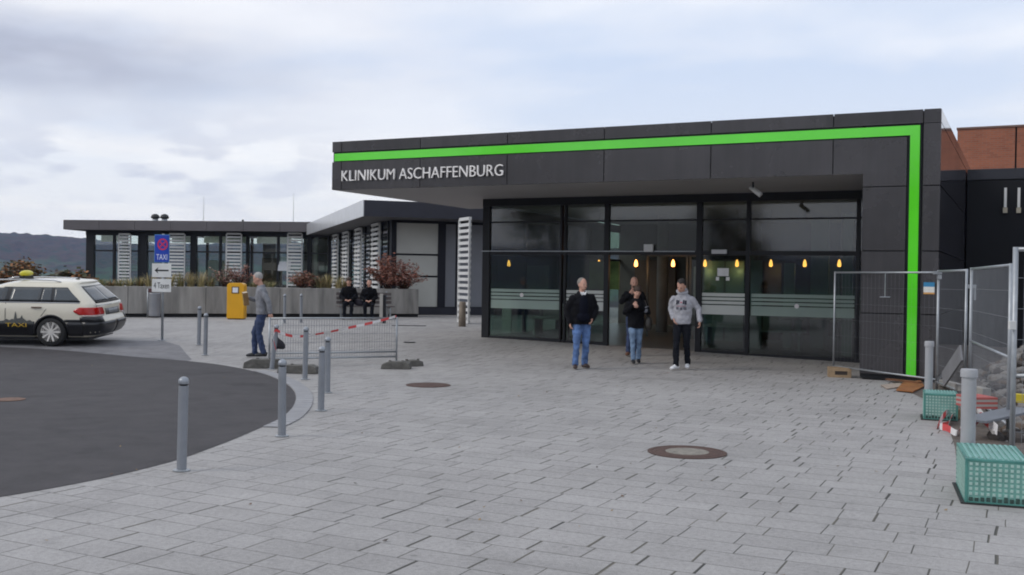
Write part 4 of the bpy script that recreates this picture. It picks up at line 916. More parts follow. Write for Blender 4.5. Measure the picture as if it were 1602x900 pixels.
# dark bag hanging at the leaning bollard
P = at(436, 536, 19.3); b = MB(); b.ell((0, 0, -.02), (.15, .05, .085), 14, 9, Matrix.Rotation(.65, 3, 'Y')); b.ell((-.03, 0, -.03), (.09, .05, .10), 12, 8); b.tube([(-.06, 0, .05), (-.06, 0, .14), (-.02, 0, .14), (.0, 0, .02)], .012, 6)
o = b.build('bundle', mat('dark_fabric_bundle', (.02, .018, .025), .8, 0, .2, 20, .01, 30), smooth=True); o.location = P; rm = o.modifiers.new('r', 'REMESH'); rm.mode = 'VOXEL'; rm.voxel_size = .02; rm.use_smooth_shade = True; tag(o, 'dark fabric bundle tied behind the leaning bollard', 'bundle')
P = at(439, 504.5, 20.4); b = MB(); b.lathe((0, 0, 0), [(.02, -.004), (.062, -.004), (.062, .004), (.02, .004)], 16, axis='Y'); o = b.build('reflector', M_white); o.location = P; o.rotation_euler = (0, 0, -.15); tag(o, 'small round white reflector on the left of the mesh barrier', 'reflector')

# ------------------------------------------------------------------ manholes and drains
def manhole(px, py, r, lab, inner):
    P = gnd(px, py); root = thing('manhole_cover', lab, 'manhole cover', (P.x, P.y, g(P.y) + .002))
    mr_ = mat('rusty_iron', (.085, .048, .038), .75, .2, .3, 14, .003, 90)
    b = MB(); b.lathe((0, 0, 0), [(r, 0), (r, .006), (r * .90, .009), (r * .88, .005), (r * .84, .005), (r * .82, .009), (inner * r, .009)], 44); b.build('iron_ring', mr_, root)
    b = MB(); b.lathe((0, 0, .0092), [(inner * r, 0), (inner * r * .9, .003), (.01, .004)], 40); b.build('cover_plate', mat('cover_concrete', (.22, .20, .17), .9, 0, .3, 20, .003, 80) if inner > .4 else mr_, root)
manhole(1075, 708, .40, 'round manhole cover with rusty ring and concrete centre on the paving', .55)
manhole(670, 603, .36, 'all rust brown round manhole cover farther off near the barrier', .3)
P = gnd(15, 626); b = MB(); b.lathe((0, 0, 0), [(.20, 0), (.20, .006), (.12, .008)], 20); o = b.build('road_drain', mat('drain_rust', (.16, .09, .06), .8, 0, .3, 20)); o.location = (P.x, P.y, .006); tag(o, 'rusty round drain cap in the dark tarmac', 'drain')
P = gnd(641, 536); b = MB(); b.box(-.13, .13, -.12, .12, 0, .01); o = b.build('floor_drain', M_dark); o.location = (P.x, P.y, g(P.y) + .003); tag(o, 'small dark square drain in the paving left of the glass front', 'drain')
P = gnd(640, 510); b = MB(); b.box(-.5, .5, -.12, .12, 0, .012); o = b.build('channel_grate', mat('grate_dark', (.05, .05, .055), .6, .3)); o.location = (P.x, P.y, g(P.y) + .003); tag(o, 'dark drainage grate in the paving below the planter end', 'drain')
# fallen leaves and specks
b = MB(); cols = [mat('leaf_fall_tan', (.30, .20, .10), .8), mat('leaf_fall_brown', (.14, .08, .045), .8), mat('leaf_fall_dark', (.07, .055, .045), .8)]
for k in range(90):
    y = random.uniform(5.5, 24) if k % 3 else random.uniform(4, 11); x = random.uniform(-.49, .47) * y + random.gauss(0, .4); s_ = random.uniform(.010, .026); a = random.uniform(0, 6.28); c0 = V(x, y, g(y) + .010)
    dx = V(math.cos(a), math.sin(a), 0) * s_; dy = V(-math.sin(a), math.cos(a), .15) * s_ * .6
    b.add([c0 - dx, c0 - dy, c0 + dx + V(0, 0, .008), c0 + dy], [(0, 1, 2, 3)], random.randrange(3))
tag(b.build('fallen_leaves', cols), 'scattered dry autumn leaves on the paving', 'leaves', kind='stuff')

# ------------------------------------------------------------------ taxi (estate car seen from its left rear; local x = forward, y = across, z = up)
CL, CWH = 4.88, .925
LV = [  # z, half width, rear offset, front offset, corner radius
    (.20, .80, .20, .25, .20), (.27, .86, .09, .12, .24), (.36, .895, .03, .05, .26), (.46, .915, .0, .0, .27), (.54, .922, .0, .0, .27), (.60, .925, .03, .02, .26),
    (.68, .925, .07, .06, .25), (.76, .922, .085, .12, .24), (.84, .912, .10, .28, .23), (.90, .900, .115, .75, .22), (.945, .885, .14, 1.30, .21), (.975, .868, .17, 1.48, .20),
    (1.06, .828, .26, 1.68, .18), (1.15, .783, .36, 1.90, .17), (1.24, .735, .46, 2.12, .16), (1.31, .695, .53, 2.30, .16), (1.36, .655, .57, 2.45, .18), (1.40, .60, .56, 2.62, .22), (1.43, .50, .62, 2.85, .25), (1.447, .34, .85, 3.05, .25)]
def lv(z):
    z = max(LV[0][0], min(LV[-1][0], z))
    for a, c in zip(LV[:-1], LV[1:]):
        if z <= c[0]:
            t = (z - a[0]) / (c[0] - a[0]); return [a[i] + (c[i] - a[i]) * t for i in range(1, 5)]
    return LV[-1][1:]
def outline(z, N=60):
    """points from rear centre round the left (-y) side to front centre, with arc length"""
    w_, r, f, rr = lv(z); L0, L1 = r, CL - f; pts = []
    taper = lambda x: w_ * (1 - .05 * max(0, (1.1 - x) / 1.1) ** 2 - .07 * max(0, (x - 3.6) / 1.28) ** 2)
    bow = .09
    yw = taper(L0 + rr) - rr
    rear = lambda y: L0 + bow * (y / max(w_, .01)) ** 2 * .8
    for i in range(8): y = -yw * i / 8; pts.append((rear(y), y))
    xc = rear(-yw) + rr
    for i in range(9): a = i / 8 * math.pi / 2; pts.append((xc - rr * math.cos(a), -yw - rr * math.sin(a)))
    xe = L1 - .32 - .1
    for i in range(1, 34): x = xc + (xe - xc) * i / 34; pts.append((x, -taper(x)))
    yf = taper(xe) - .32
    for i in range(9): a = i / 8 * math.pi / 2; pts.append((xe + .32 * math.sin(a), -yf - .32 * math.cos(a)))
    for i in range(1, 8): y = -yf * (1 - i / 7); pts.append((xe + .32 + .06 * (i / 7), y))
    return pts
def arcpt(z, l, off=0.):
    P = outline(z); acc = 0
    for a, c in zip(P[:-1], P[1:]):
        d = math.dist(a, c)
        if acc + d >= l or c is P[-1]:
            t = (l - acc) / max(d, 1e-9); x, y = a[0] + (c[0] - a[0]) * t, a[1] + (c[1] - a[1]) * t; nx, ny = (c[1] - a[1]) / d, -(c[0] - a[0]) / d
            return V(x + nx * off, y + ny * off, z)
        acc += d
def l_at_x(z, x):
    P = outline(z); acc = 0; best = None
    for a, c in zip(P[:-1], P[1:]):
        d = math.dist(a, c)
        if a[1] < -.3 and (a[0] - x) * (c[0] - x) <= 0 and c[0] != a[0] and c[0] > a[0]: return acc + d * (x - a[0]) / (c[0] - a[0])
        acc += d
    return acc
# check orientation of outward normal: rear side normal should point to -x
_t = arcpt(.5, .1, .1); 
SGN = 1 if _t.x < arcpt(.5, .1).x else -1
def car_patch(poly_l, z_list, off, thick, b, m=None, mirror=False):
    """poly_l(z) -> (l0,l1) arc range; builds a curved plate lying on the body"""
    rows = []; K = 10
    for z in z_list:
        l0, l1 = poly_l(z); rows.append([arcpt(z, l0 + (l1 - l0) * k / K, SGN * off) for k in range(K + 1)])
    inn = [[arcpt(z, l0 + (l1 - l0) * k / K, SGN * (off - thick)) for k in range(K + 1)] for z in z_list for l0, l1 in [poly_l(z)]]
    if mirror: rows = [[V(p.x, -p.y, p.z) for p in r] for r in rows]; inn = [[V(p.x, -p.y, p.z) for p in r] for r in inn]
    n = len(rows); vs = [p for r in rows for p in r] + [p for r in inn for p in r]; o2 = n * (K + 1); fs = []
    for i in range(n - 1):
        for k in range(K): a = i * (K + 1) + k; fs += [(a, a + 1, a + K + 2, a + K + 1), (o2 + a, o2 + a + K + 1, o2 + a + K + 2, o2 + a + 1)]
    for i in range(n - 1):
        for e in (0, K): a = i * (K + 1) + e; fs.append((a, a + K + 1, o2 + a + K + 1, o2 + a))
    for k in range(K):
        for r in (0, n - 1): a = r * (K + 1) + k; fs.append((a, a + 1, o2 + a + 1, o2 + a))
    b.add(vs, fs, m)
Pw = gnd(80, 543); RX = Pw.x + 1.10; YC = Pw.y + .90
taxi = thing('taxi', 'cream estate taxi with black lower body standing at the road edge', 'taxi', (RX, YC, g(YC) + .008), math.pi)
taxi.rotation_euler = (-.045, 0, math.pi)
# local frame: x forward maps to world -X; local -y maps to world +Y, so mirror y: camera side is local +y
M_cream = mat('taxi_cream', (.71, .66, .54), .22, 0, .03, 2); M_blk = mat('taxi_black', (.012, .012, .014), .3, 0, .05)
M_cg = glass('car_glass', (.30, .34, .35)); M_trim = mat('car_trim', (.02, .02, .022), .5)
for m_ in (M_cream,):
    m_.node_tree.nodes['Principled BSDF'].inputs['Coat Weight'].default_value = .6; m_.node_tree.nodes['Principled BSDF'].inputs['Coat Roughness'].default_value = .06
def cb(b, name, m, par=taxi, smooth=True, fix=True):
    b.v = [(x, -y, z) for x, y, z in b.v]
    o = b.build(name, m, par, smooth)
    if fix: fixn(o)
    return o
zl = []
for a, c in zip(LV[:-1], LV[1:]): zl += [a[0], (a[0] + c[0]) / 2]
zl.append(LV[-1][0])
b = MB(); vs = []; ring = None
for z in zl:
    P = outline(z); full = P + [(x, -y) for x, y in reversed(P[1:-1])]; ring = len(full); vs += [(x, y, z) for x, y in full]
fs = []
for i in range(len(zl) - 1):
    for k in range(ring): k2 = (k + 1) % ring; fs.append((i * ring + k, i * ring + k2, (i + 1) * ring + k2, (i + 1) * ring + k))
nt_ = len(vs); vs.append((2.0, 0, 1.458)); vs.append((2.4, 0, .20))
fs += [((len(zl) - 1) * ring + k, (len(zl) - 1) * ring + (k + 1) % ring, nt_) for k in range(ring)] + [((k + 1) % ring, k, nt_ + 1) for k in range(ring)]
b.add(vs, fs)
body = cb(b, 'body', [M_cream, M_trim])
cutm = MB()
for xw in (1.10, 3.97):
    for sy in (-1, 1): cutm.lathe((xw, sy * .80, .31), [(.355, -.16), (.355, .16)], 32, axis='Y')
cut = cutm.build('wheel_cutter', M_trim)
dgx = None
bo = body.modifiers.new('arches', 'BOOLEAN'); bo.operation = 'DIFFERENCE'; bo.solver = 'EXACT'; bo.object = cut
cut.parent = taxi; fixn(cut)
bpy.context.view_layer.update(); dg = bpy.context.evaluated_depsgraph_get()
me = bpy.data.meshes.new_from_object(body.evaluated_get(dg)); body.modifiers.clear(); body.data = me
bpy.data.objects.remove(cut)
# black lower cladding and rear bumper
def lowz(z): return (.0, 4.2)
b = MB()
zlo = [.215, .27, .36, .46, .54]
def strip(x0, x1, zs_):
    car_patch(lambda z: (l_at_x(z, x0), l_at_x(z, x1)), zs_, .006, .006, b)
strip(.42, .745, [.22, .27, .36, .46, .545]); strip(1.455, 3.61, [.22, .27, .36, .46, .545])
car_patch(lambda z: (0.0, l_at_x(z, .42)), [.24, .27, .36, .46, .54], .010, .010, b); 
car_patch(lambda z: (0.0, l_at_x(z, .42)), [.24, .27, .36, .46, .54], .010, .010, b, mirror=True)
car_patch(lambda z: (l_at_x(z, .42), l_at_x(z, .745)), [.22, .36, .545], .006, .006, b, mirror=True); car_patch(lambda z: (l_at_x(z, 1.455), l_at_x(z, 3.61)), [.22, .36, .545], .006, .006, b, mirror=True)
car_patch(lambda z: (l_at_x(z, .30), l_at_x(z, .80)), [.54, .60], .006, .006, b)
cb(b, 'lower_cladding', M_blk)
b = MB(); car_patch(lambda z: (.60, l_at_x(z, .46)), [.54, .60, .66], .009, .009, b); cb(b, 'bumper_corner', M_blk); b = MB(); car_patch(lambda z: (.60, l_at_x(z, .46)), [.54, .60, .66], .009, .009, b, mirror=True); cb(b, 'bumper_corner', M_blk)
# black wheel arch lips
for xw in (1.10, 3.97):
    for sy in (-1, 1):
        b = MB(); N = 24; vs = []
        for k in range(N + 1):
            a = math.pi * (k / N) * 1.12 - .19
            for rr_, of in ((.352, .0), (.352, .009), (.395, .009), (.395, -.004)):
                x, z = xw + rr_ * math.cos(a), .31 + rr_ * math.sin(a)
                p = arcpt(max(.2, z), l_at_x(max(.2, z), x), SGN * of); vs.append(V(x, p.y * (1 if sy < 0 else -1), z))
        b.add(vs, [(4 * k + j, 4 * k + (j + 1) % 4, 4 * k + 4 + (j + 1) % 4, 4 * k + 4 + j) for k in range(N) for j in range(4)])
        cb(b, 'wheel_arch', M_blk)
# wheels
def wheel(x, y, sgn):
    t_ = MB(); t_.lathe((0, 0, 0), [(.225, -.105), (.29, -.11), (.316, -.085), (.32, 0), (.316, .085), (.29, .11), (.225, .105)], 40, axis='Y')
    wh = cb(t_, 'wheel', mat('tyre', (.018, .018, .018), .8)); wh.location = (x, -y, .32)
    r_ = MB(); r_.lathe((0, sgn * .085, 0), [(.226, -.02), (.226, .02), (.205, .022), (.200, .0), (.05, -.01)], 40, axis='Y')
    for k in range(10):
        a = 2 * math.pi * k / 10; dx, dz = math.cos(a), math.sin(a)
        for da in (0,):
            r_.bar((dx * .03, sgn * .098, dz * .03), (dx * .215, sgn * .112, dz * .215), .036, .02, up=(0, 1, 0))
    r_.lathe((0, sgn * .10, 0), [(.045, -.02), (.045, .018), (.02, .022)], 16, axis='Y')
    ro = cb(r_, 'rim', mat('rim_silver', (.74, .71, .67), .35, .3, .05), wh, smooth=False)
    d_ = MB(); d_.lathe((0, sgn * .055, 0), [(.2, -.02), (.2, .02)], 30, axis='Y'); cb(d_, 'hub', mat('wheel_hub_dark', (.02, .017, .016), .7), wh)
    return wh
for x in (1.10, 3.97):
    for sy in (-1, 1): wheel(x, sy * .815, sy)
b = MB(); b.box(.35, 4.4, -.70, .70, .13, .24); b.box(1.5, 3.55, -.80, .80, .17, .24); cb(b, 'underbody_light_block', M_trim, smooth=False)  # box added under the car to block light and deepen its shadow
# windows
M_seal = mat('window_seal', (.012, .012, .013), .3)
ztop, zbot = 1.275, .985
for mir in (False, True):
    for nm, xa_b, xa_t, xb_b, xb_t in (('quarter_window', .46, .80, 1.05, 1.07), ('rear_vent_window', 1.12, 1.14, 1.34, 1.32), ('rear_door_window', 1.375, 1.355, 2.03, 2.0), ('front_door_window', 2.13, 2.10, 3.20, 2.85)):
        b = MB(); f0 = lambda z, q0, q1: q0 + (q1 - q0) * ((z - zbot) / (ztop - zbot)) ** (1.0)
        zz_ = [zbot, 1.04, 1.10, 1.16, 1.22, ztop]
        car_patch(lambda z: (l_at_x(z, f0(z, xa_b, xa_t)), l_at_x(z, f0(z, xb_b, xb_t))), zz_, .010, .006, b, mirror=mir); cb(b, nm, mat('car_window_dark', (.035, .042, .046), .05, 0, .25, 2.5, spec=.9))
    b = MB(); car_patch(lambda z: (l_at_x(z, .46 + .0 * z + (z - .95) * 1.0), l_at_x(z, 3.45 - (z - .95) * 1.4)), [.965, 1.05, 1.13, 1.21, 1.295], .006, .006, b, mirror=mir); cb(b, 'window_surround', M_seal)
    b = MB(); car_patch(lambda z: (l_at_x(z, .48), l_at_x(z, 3.45)), [.955, .97], .010, .008, b, mirror=mir); cb(b, 'chrome_strip', mat('chrome', (.6, .6, .6), .2, .9, .05))
b = MB(); zz_ = [.975, 1.05, 1.13, 1.21, 1.29]
rw = lambda z: .66 - (z - .975) * .42
car_patch(lambda z: (0, rw(z)), zz_, .008, .006, b); car_patch(lambda z: (0, rw(z)), zz_, .008, .006, b, mirror=True); cb(b, 'rear_window', mat('car_window_dark', (.035, .042, .046), .05, 0, .25, 2.5, spec=.9))
b = MB(); car_patch(lambda z: (0, .70 - (z - .95) * .42), [.95, 1.05, 1.13, 1.21, 1.315], .005, .005, b); car_patch(lambda z: (0, .70 - (z - .95) * .42), [.95, 1.05, 1.13, 1.21, 1.315], .005, .005, b, mirror=True); cb(b, 'rear_window_surround', M_seal)
# tail lights
M_tl = mat('tail_red', (.42, .012, .010), .12, 0, .2, 9); M_tw = mat('tail_white', (.62, .5, .48), .15)
for mir in (False, True):
    b = MB(); zt0, zt1 = .66, .86
    car_patch(lambda z: (.47 + .05 * abs(z - .76) / .1, l_at_x(z, .60 - 14 * (z - .785) ** 2 - .5 * abs(z - .785))), [zt0 + .04, .715, .735, .755, .775, .79, .81, .83, .85, .865], .014, .012, b, mirror=mir); tl = cb(b, 'tail_light', M_tl)
    b = MB(); car_patch(lambda z: (.50, l_at_x(z, .42)), [.672, .70], .013, .011, b, mirror=mir); cb(b, 'reversing_lens', M_tw, tl)
# number plate recess, plate, handles, seams
b = MB(); car_patch(lambda z: (0, .40), [.68, .82], .006, .005, b); car_patch(lambda z: (0, .40), [.68, .82], .006, .005, b, mirror=True); cb(b, 'plate_recess', mat('recess_grey', (.10, .10, .095), .4))
b = MB(); car_patch(lambda z: (0, .26), [.70, .80], .014, .006, b); car_patch(lambda z: (0, .26), [.70, .80], .014, .006, b, mirror=True); cb(b, 'number_plate', mat('plate_grey', (.22, .23, .24), .4))
for x0 in (1.30, 2.34):
    b = MB(); car_patch(lambda z: (l_at_x(z, x0), l_at_x(z, x0 + .22)), [.845, .872], .03, .022, b); cb(b, 'door_handle', mat('handle_brown', (.09, .05, .03), .3))
b = MB()
for x0, z0, z1 in ((2.09, .56, .96), (3.42, .30, .96)): car_patch(lambda z: (l_at_x(z, x0), l_at_x(z, x0 + .012)), [z0, (z0 + z1) / 2, z1], .0075, .003, b)
car_patch(lambda z: (l_at_x(z, 1.35 - (z - .60) * .7), l_at_x(z, 1.362 - (z - .60) * .7)), [.66, .8, .96], .004, .003, b)
cb(b, 'door_seam', M_trim)
b = MB(); car_patch(lambda z: (.72, .735), [.60, .7, .8, .9, .955], .003, .002, b); cb(b, 'tailgate_seam', M_trim)
# skyline decal and yellow lettering on the door
b = MB(); pts = [(x_ - .72, z_) for x_, z_ in [(2.95, .0), (2.95, .05), (2.85, .06), (2.78, .10), (2.72, .07), (2.66, .10), (2.62, .09), (2.60, .22), (2.585, .27), (2.57, .22), (2.55, .11), (2.48, .12), (2.44, .19), (2.42, .12), (2.34, .06), (2.26, .08), (2.20, .03), (2.20, .0)]]
def side_pt(x, z, off): p = arcpt(z, l_at_x(z, x), SGN * off); return V(x, p.y, z)
for i in range(1, len(pts) - 2):
    (xa, za), (xb, zb) = pts[i], pts[i + 1]
    b.add([side_pt(xa, .50, .011), side_pt(xb, .50, .011), side_pt(xb, .50 + zb, .011), side_pt(xa, .50 + za, .011)], [(0, 1, 2, 3)])
cb(b, 'skyline_decal', mat('decal_grey', (.11, .115, .11), .4, 0, .5, 30), smooth=False)
me_o = text('door_lettering', 'TAXI', lambda a, b_, c: V(a, -side_pt(a, b_, .010 + .003 * c / .003).y, b_), 2.09, 1.63, .425, .51, .003, mat('lettering_yellow', (.70, .45, .05), .4)); me_o.parent = taxi
# roof rails, roof sign, antenna
for sy in (-1, 1):
    b = MB(); b.tube([(1.0, sy * .60, 1.41), (1.15, sy * .61, 1.44), (1.9, sy * .61, 1.455), (2.6, sy * .60, 1.44), (2.75, sy * .59, 1.405)], .014, 8); cb(b, 'roof_rail', mat('chrome', (.6, .6, .6), .2, .9, .05))
b = MB(); b.ell((2.05, 0, 1.56), (.10, .28, .075), 16, 8); b.v = [(x, y, max(z, 1.505)) for x, y, z in b.v]; rs_ = cb(b, 'roof_sign', mat('sign_yellow', (.62, .55, .03), .35))
b = MB(); b.box(1.99, 2.11, -.22, .22, 1.445, 1.505); cb(b, 'sign_foot', M_trim, rs_, smooth=False)
b = MB(); b.prism([(0, 0), (.16, 0), (.03, .06)], lambda a, b_, c: V(.82 + a, c, 1.425 + b_), -.02, .02); cb(b, 'roof_antenna', M_trim, smooth=False)
b = MB(); b.ell((3.35, -1.0, 1.0), (.07, .11, .075), 12, 8); cb(b, 'wing_mirror', M_cream)
b = MB(); b.ell((3.35, 1.0, 1.0), (.07, .11, .075), 12, 8); cb(b, 'wing_mirror', M_cream)
b = MB(); b.tube([(.12, -.02, 1.0), (.2, -.3, 1.01)], .008, 5); cb(b, 'rear_wiper', M_trim)
b = MB(); car_patch(lambda z: (0, .8), [.90, .91], .010, .008, b); cb(b, 'tailgate_trim', mat('chrome', (.6, .6, .6), .2, .9, .05))

# ------------------------------------------------------------------ construction corner on the right
C0 = gnd(1310, 587); C0 = V(6.08, 19.5, 0)
pA = V(C0.x, C0.y, 0); pB = V(at(1467, 500, 17.0).x, 17.0, 0); pC = V(at(1511, 500, 15.4).x, 15.4, 0); pC2 = V(at(1518.5, 500, 15.3).x, 15.3, 0); pD = V(at(1580, 500, 11.9).x, 11.9, 0); pE = V(at(1587, 500, 9.5).x, 9.5, 0)
fence(pA, pB, .16, 1.96, 'tall mesh site fence panel standing in front of the green striped pillar', rt=.019, dx=.1, dz=.3, wr=.0008)
fence(pB, pC, .12, 1.98, 'short tall site fence panel between pillar corner and double posts', rt=.021, dx=.07, dz=.28)
fence(pC2, pD, .12, 2.0, 'long receding site fence panel with waist high rail by the dark block', rt=.021, dx=.07, dz=.28, rails=(.92,))
fence(pE, pE + V(2.6, -.3, 0), .12, 2.10, 'nearest site fence panel at the right picture edge, thick post', rt=.024, dx=.08, dz=.28, rails=(.92,))
for P, lab in ((pA + V(0, -.28, 0), 'tan brick like foot block under the left site fence post'),):
    b = MB(); b.box(-.20, .20, -.14, .14, .0, .18); b.box(-.09, .13, -.1405, -.139, .05, .12, 1)
    o = b.build('foot_block', [mat('tan_block', (.30, .21, .125), .85, 0, .25, 9, .006, 30), mat('block_hole', (.04, .03, .025), .9)], bevel=.015); o.location = (P.x + .02, P.y, g(P.y)); o.rotation_euler.z = -.2; tag(o, lab, 'foot block')
b = MB(); b.box(-.05, .05, -.03, .03, -.05, .05); 
P = pB + V(0, -.03, 1.93); b = MB(); b.box(-.10, .04, -.025, .025, -.02, .03); b.box(-.03, .03, -.03, .03, -.10, -.03); o = b.build('fence_clamp', M_galv, bevel=.006); o.location = P; tag(o, 'pale clamp joining the site fence panels at the pillar corner', 'clamp')
P = (pC + pC2) / 2 + V(.02, -.03, 1.72); b = MB(); b.box(-.05, .07, -.02, .02, -.03, .03); b.tube([(.05, 0, 0), (.06, 0, -.2)], .02, 6); o = b.build('fence_clamp', M_galv, bevel=.006); o.location = P; tag(o, 'clamp hanging at the doubled site fence posts', 'clamp')
P = at(1583.5, 509, 9.46); b = MB(); b.box(-.03, .03, -.02, .02, -.04, .04); o = b.build('fence_tag', M_white, bevel=.004); o.location = P; tag(o, 'small white tag stuck on the nearest site fence post', 'tag')
# hook hanging on the first panel
P = at(1385, 428, 18.4); b = MB(); b.tube([(0, 0, 0), (0, 0, -.42)], .008, 5); b.tube([(-.09, 0, -.42), (.09, 0, -.42)], .010, 5); o = b.build('hanging_wire', M_galv); o.location = P; tag(o, 'thin T shaped wire dangling from the site fence top rail', 'wire')

# stands: teal perforated boxes with grey pipes
def tealm():
    m = bpy.data.materials.new('teal_plastic'); m.use_nodes = True; t = NT(m.node_tree); b = m.node_tree.nodes['Principled BSDF']
    tcx = t.n('ShaderNodeTexCoord'); sp = t.n('ShaderNodeSeparateXYZ'); t.l(tcx.outputs['Object'], sp.inputs[0])
    nz = t.n('ShaderNodeTexNoise', i_Scale=4.0, i_Detail=5.0); t.l(tcx.outputs['Object'], nz.inputs[0])
    t.l(t.ramp(nz.outputs[0], [(.3, (.04, .16, .14)), (.5, (.075, .25, .215)), (.7, (.10, .29, .25))]), b.inputs['Base Color']); b.inputs['Roughness'].default_value = .35
    return m
M_teal = tealm(); M_tealp = mat('teal_translucent_pane', (.15, .335, .29), .35, 0, .35, 4); M_dot = mat('pale_stud', (.34, .50, .45), .5, 0, .08)
def stand(P, ang, wd, dp, ht, pipe_h, pr, lab, lab2, pipe_off, nx=10, nz=8):
    root = thing('teal_crate', lab, 'crate', (P.x, P.y, g(P.y) + .004), ang, 'teal crates by the site fence')
    b = MB(); t_ = .022
    for x in (0, wd - t_):
        for y in (0, dp - t_): b.box(x, x + t_, y, y + t_, 0, ht)
    for z in (0, ht - t_):
        for y in (0, dp - t_): b.box(t_, wd - t_, y, y + t_, z, z + t_)
        for x in (0, wd - t_): b.box(x, x + t_, t_, dp - t_, z, z + t_)
    b.build('frame', M_teal, root, bevel=.004)
    b = MB(); b.box(.006, wd - .006, .006, dp - .006, .01, ht - .004); b.build('panel', M_tealp, root)
    b = MB()
    for i in range(nx):
        for k in range(nz):
            x = t_ + (wd - 2 * t_) * (i + .5) / nx; z = t_ + (ht - 2 * t_) * (k + .5) / nz; s_ = .011
            b.box(x - s_, x + s_, -.002, .0055, z - s_, z + s_)
    b.build('front_studs', M_dot, root); b = MB(); ny = int(dp / .045)
    for i in range(ny):
        for k in range(nz):
            y = t_ + (dp - 2 * t_) * (i + .5) / ny; z = t_ + (ht - 2 * t_) * (k + .5) / nz; s_ = .011
            b.box(-.002, .0055, y - s_, y + s_, z - s_, z + s_)
    b.build('side_studs', M_dot, root)
    b = MB()
    for i in range(nx): x = t_ + (wd - 2 * t_) * (i + .5) / nx; b.box(x - .010, x + .010, t_, dp - t_, ht - .0035, ht + .006)
    b.build('top_ribs', mat('teal_rib', (.20, .40, .36), .4), root)
    b = MB(); [b.box(t_ + (wd - 2 * t_) * (i + .2) / nx, t_ + (wd - 2 * t_) * (i + .85) / nx, -.0035, .005, .024, .045 + .02 * random.random()) for i in range(nx)]; b.build('dirt_band', mat('dark_dirt', (.035, .07, .06), .9, 0, .3, 20), root)
    b = MB(); b.box(-.03, wd * .98, -.025, dp, -.0, .009); b.build('rubber_mat', M_rub, root)
    x, y = pipe_off; q = V(P.x, P.y, 0) + Matrix.Rotation(ang, 3, 'Z') @ V(x, y, 0)
    pr_ = thing('grey_pipe', lab2, 'pipe', (q.x, q.y, g(q.y) + .004), 0, 'grey pipes behind the teal crates')
    b = MB(); b.lathe((0, 0, 0), [(pr, 0), (pr, pipe_h - .07)], 24); b.build('shaft', mat('pipe_grey', (.34, .345, .36), .5, 0, .1, 3), pr_, True).modifiers.new('e', 'EDGE_SPLIT')
    b = MB(); b.lathe((0, 0, pipe_h - .07), [(pr * 1.18, 0), (pr * 1.18, .055), (pr * 1.1, .07)], 24); b.build('collar', mat('pipe_grey', (.34, .345, .36), .5, 0, .1, 3), pr_, True).modifiers.new('e', 'EDGE_SPLIT')
B1 = gnd(1509, 788); ang = -.06
stand(B1, -.33, .47, .86, .36, 1.0, .062, 'large teal perforated crate in the right foreground', 'thick grey pipe standing right behind the nearer teal crate', (.10, .96), 10, 8)
B2 = gnd(1444.5, 657)
stand(B2, -.36, .41, .50, .34, .98, .052, 'smaller teal perforated crate farther back by the pillar', 'thin grey pipe standing right behind the farther teal crate', (.07, .60), 10, 8)

# bare ground and rubble
soilm = mat('bare_soil', (.115, .095, .08), .95, 0, .35, 5, .03, 14)
poly = [gnd(*p) for p in ((1392, 597), (1420, 612), (1440, 622), (1478, 640), (1484, 668), (1494, 700), (1502, 760), (1640, 770), (1700, 700))]
fan_sheet('bare_ground', poly, [V(16, 12, 0), V(16, 26, 0), V(8.5, 25.9, 0), F(SR, 6, 0), F(SR, 0.2, 0)], .005, soilm)
b = MB()
for k in range(900):
    y = random.uniform(11.5, 19); x0 = .43 * y + .35; x = x0 + abs(random.gauss(0, 1.0)) + .1
    if n_.dot(V(x, y, 0)) > D0 - .1 and x < F(SR, 1.5, 0).x: continue
    h_ = max(.0, .9 * math.exp(-((x - (.43 * y + 1.75)) / 1.15) ** 2) * math.exp(-((y - 17.2) / 2.6) ** 2) - .05); s_ = random.choice((.03, .04, .05, .07, .12))
    b.ell((x, y, h_ + s_ * .2), (s_, s_ * random.uniform(.6, 1), s_ * random.uniform(.4, .8)), 7, 5, Matrix.Rotation(random.uniform(0, 3), 3, 'Z') @ Matrix.Rotation(random.uniform(-.6, .6), 3, 'X'), random.randrange(4))
tag(b.build('rubble', [mat('rubble_grey', (.19, .18, .17), .9, 0, .3, 9), mat('rubble_brown', (.12, .09, .07), .9, 0, .3, 9), mat('rubble_dark', (.06, .052, .048), .9, 0, .3, 9), mat('rubble_pale', (.21, .195, .18), .9, 0, .3, 9)]), 'loose heap of rubble and earth behind the site fence', 'rubble', kind='stuff')
# spoil heap
xs_ = [6.2 + .22 * i for i in range(34)]; ys_ = [12.6 + .25 * i for i in range(38)]
def heap(x, y):
    c = .43 * y + 1.75; h_ = .92 * math.exp(-((x - c) / 1.15) ** 2) * math.exp(-((y - 17.2) / 2.6) ** 2); return max(-.05, h_ + .10 * noise.noise(V(x * 2.2, y * 2.2, 1)) + .05 * noise.noise(V(x * 7, y * 7, 3)) - .08)
tag(sheet('spoil_heap', xs_, ys_, heap, mat('spoil', (.135, .115, .105), .95, 0, .4, 4, .05, 9)), 'brown grey mound of dug earth behind the site fence', 'earth mound', kind='stuff')
def plank(p, q, wd, th, name, lab, m, cat='board'):
    b = MB(); c = (Vector(p) + Vector(q)) / 2; b.bar(Vector(p) - c, Vector(q) - c, wd, th); o = b.build(name, m, bevel=.004); o.location = c; return tag(o, lab, cat)
plank(at(1476, 594, 15.8), at(1504, 552, 14.9), .03, .24, 'leaning_board', 'grey board leaning steeply behind the short site fence panel', mat('grey_board', (.19, .19, .20), .6, 0, .15, 3))
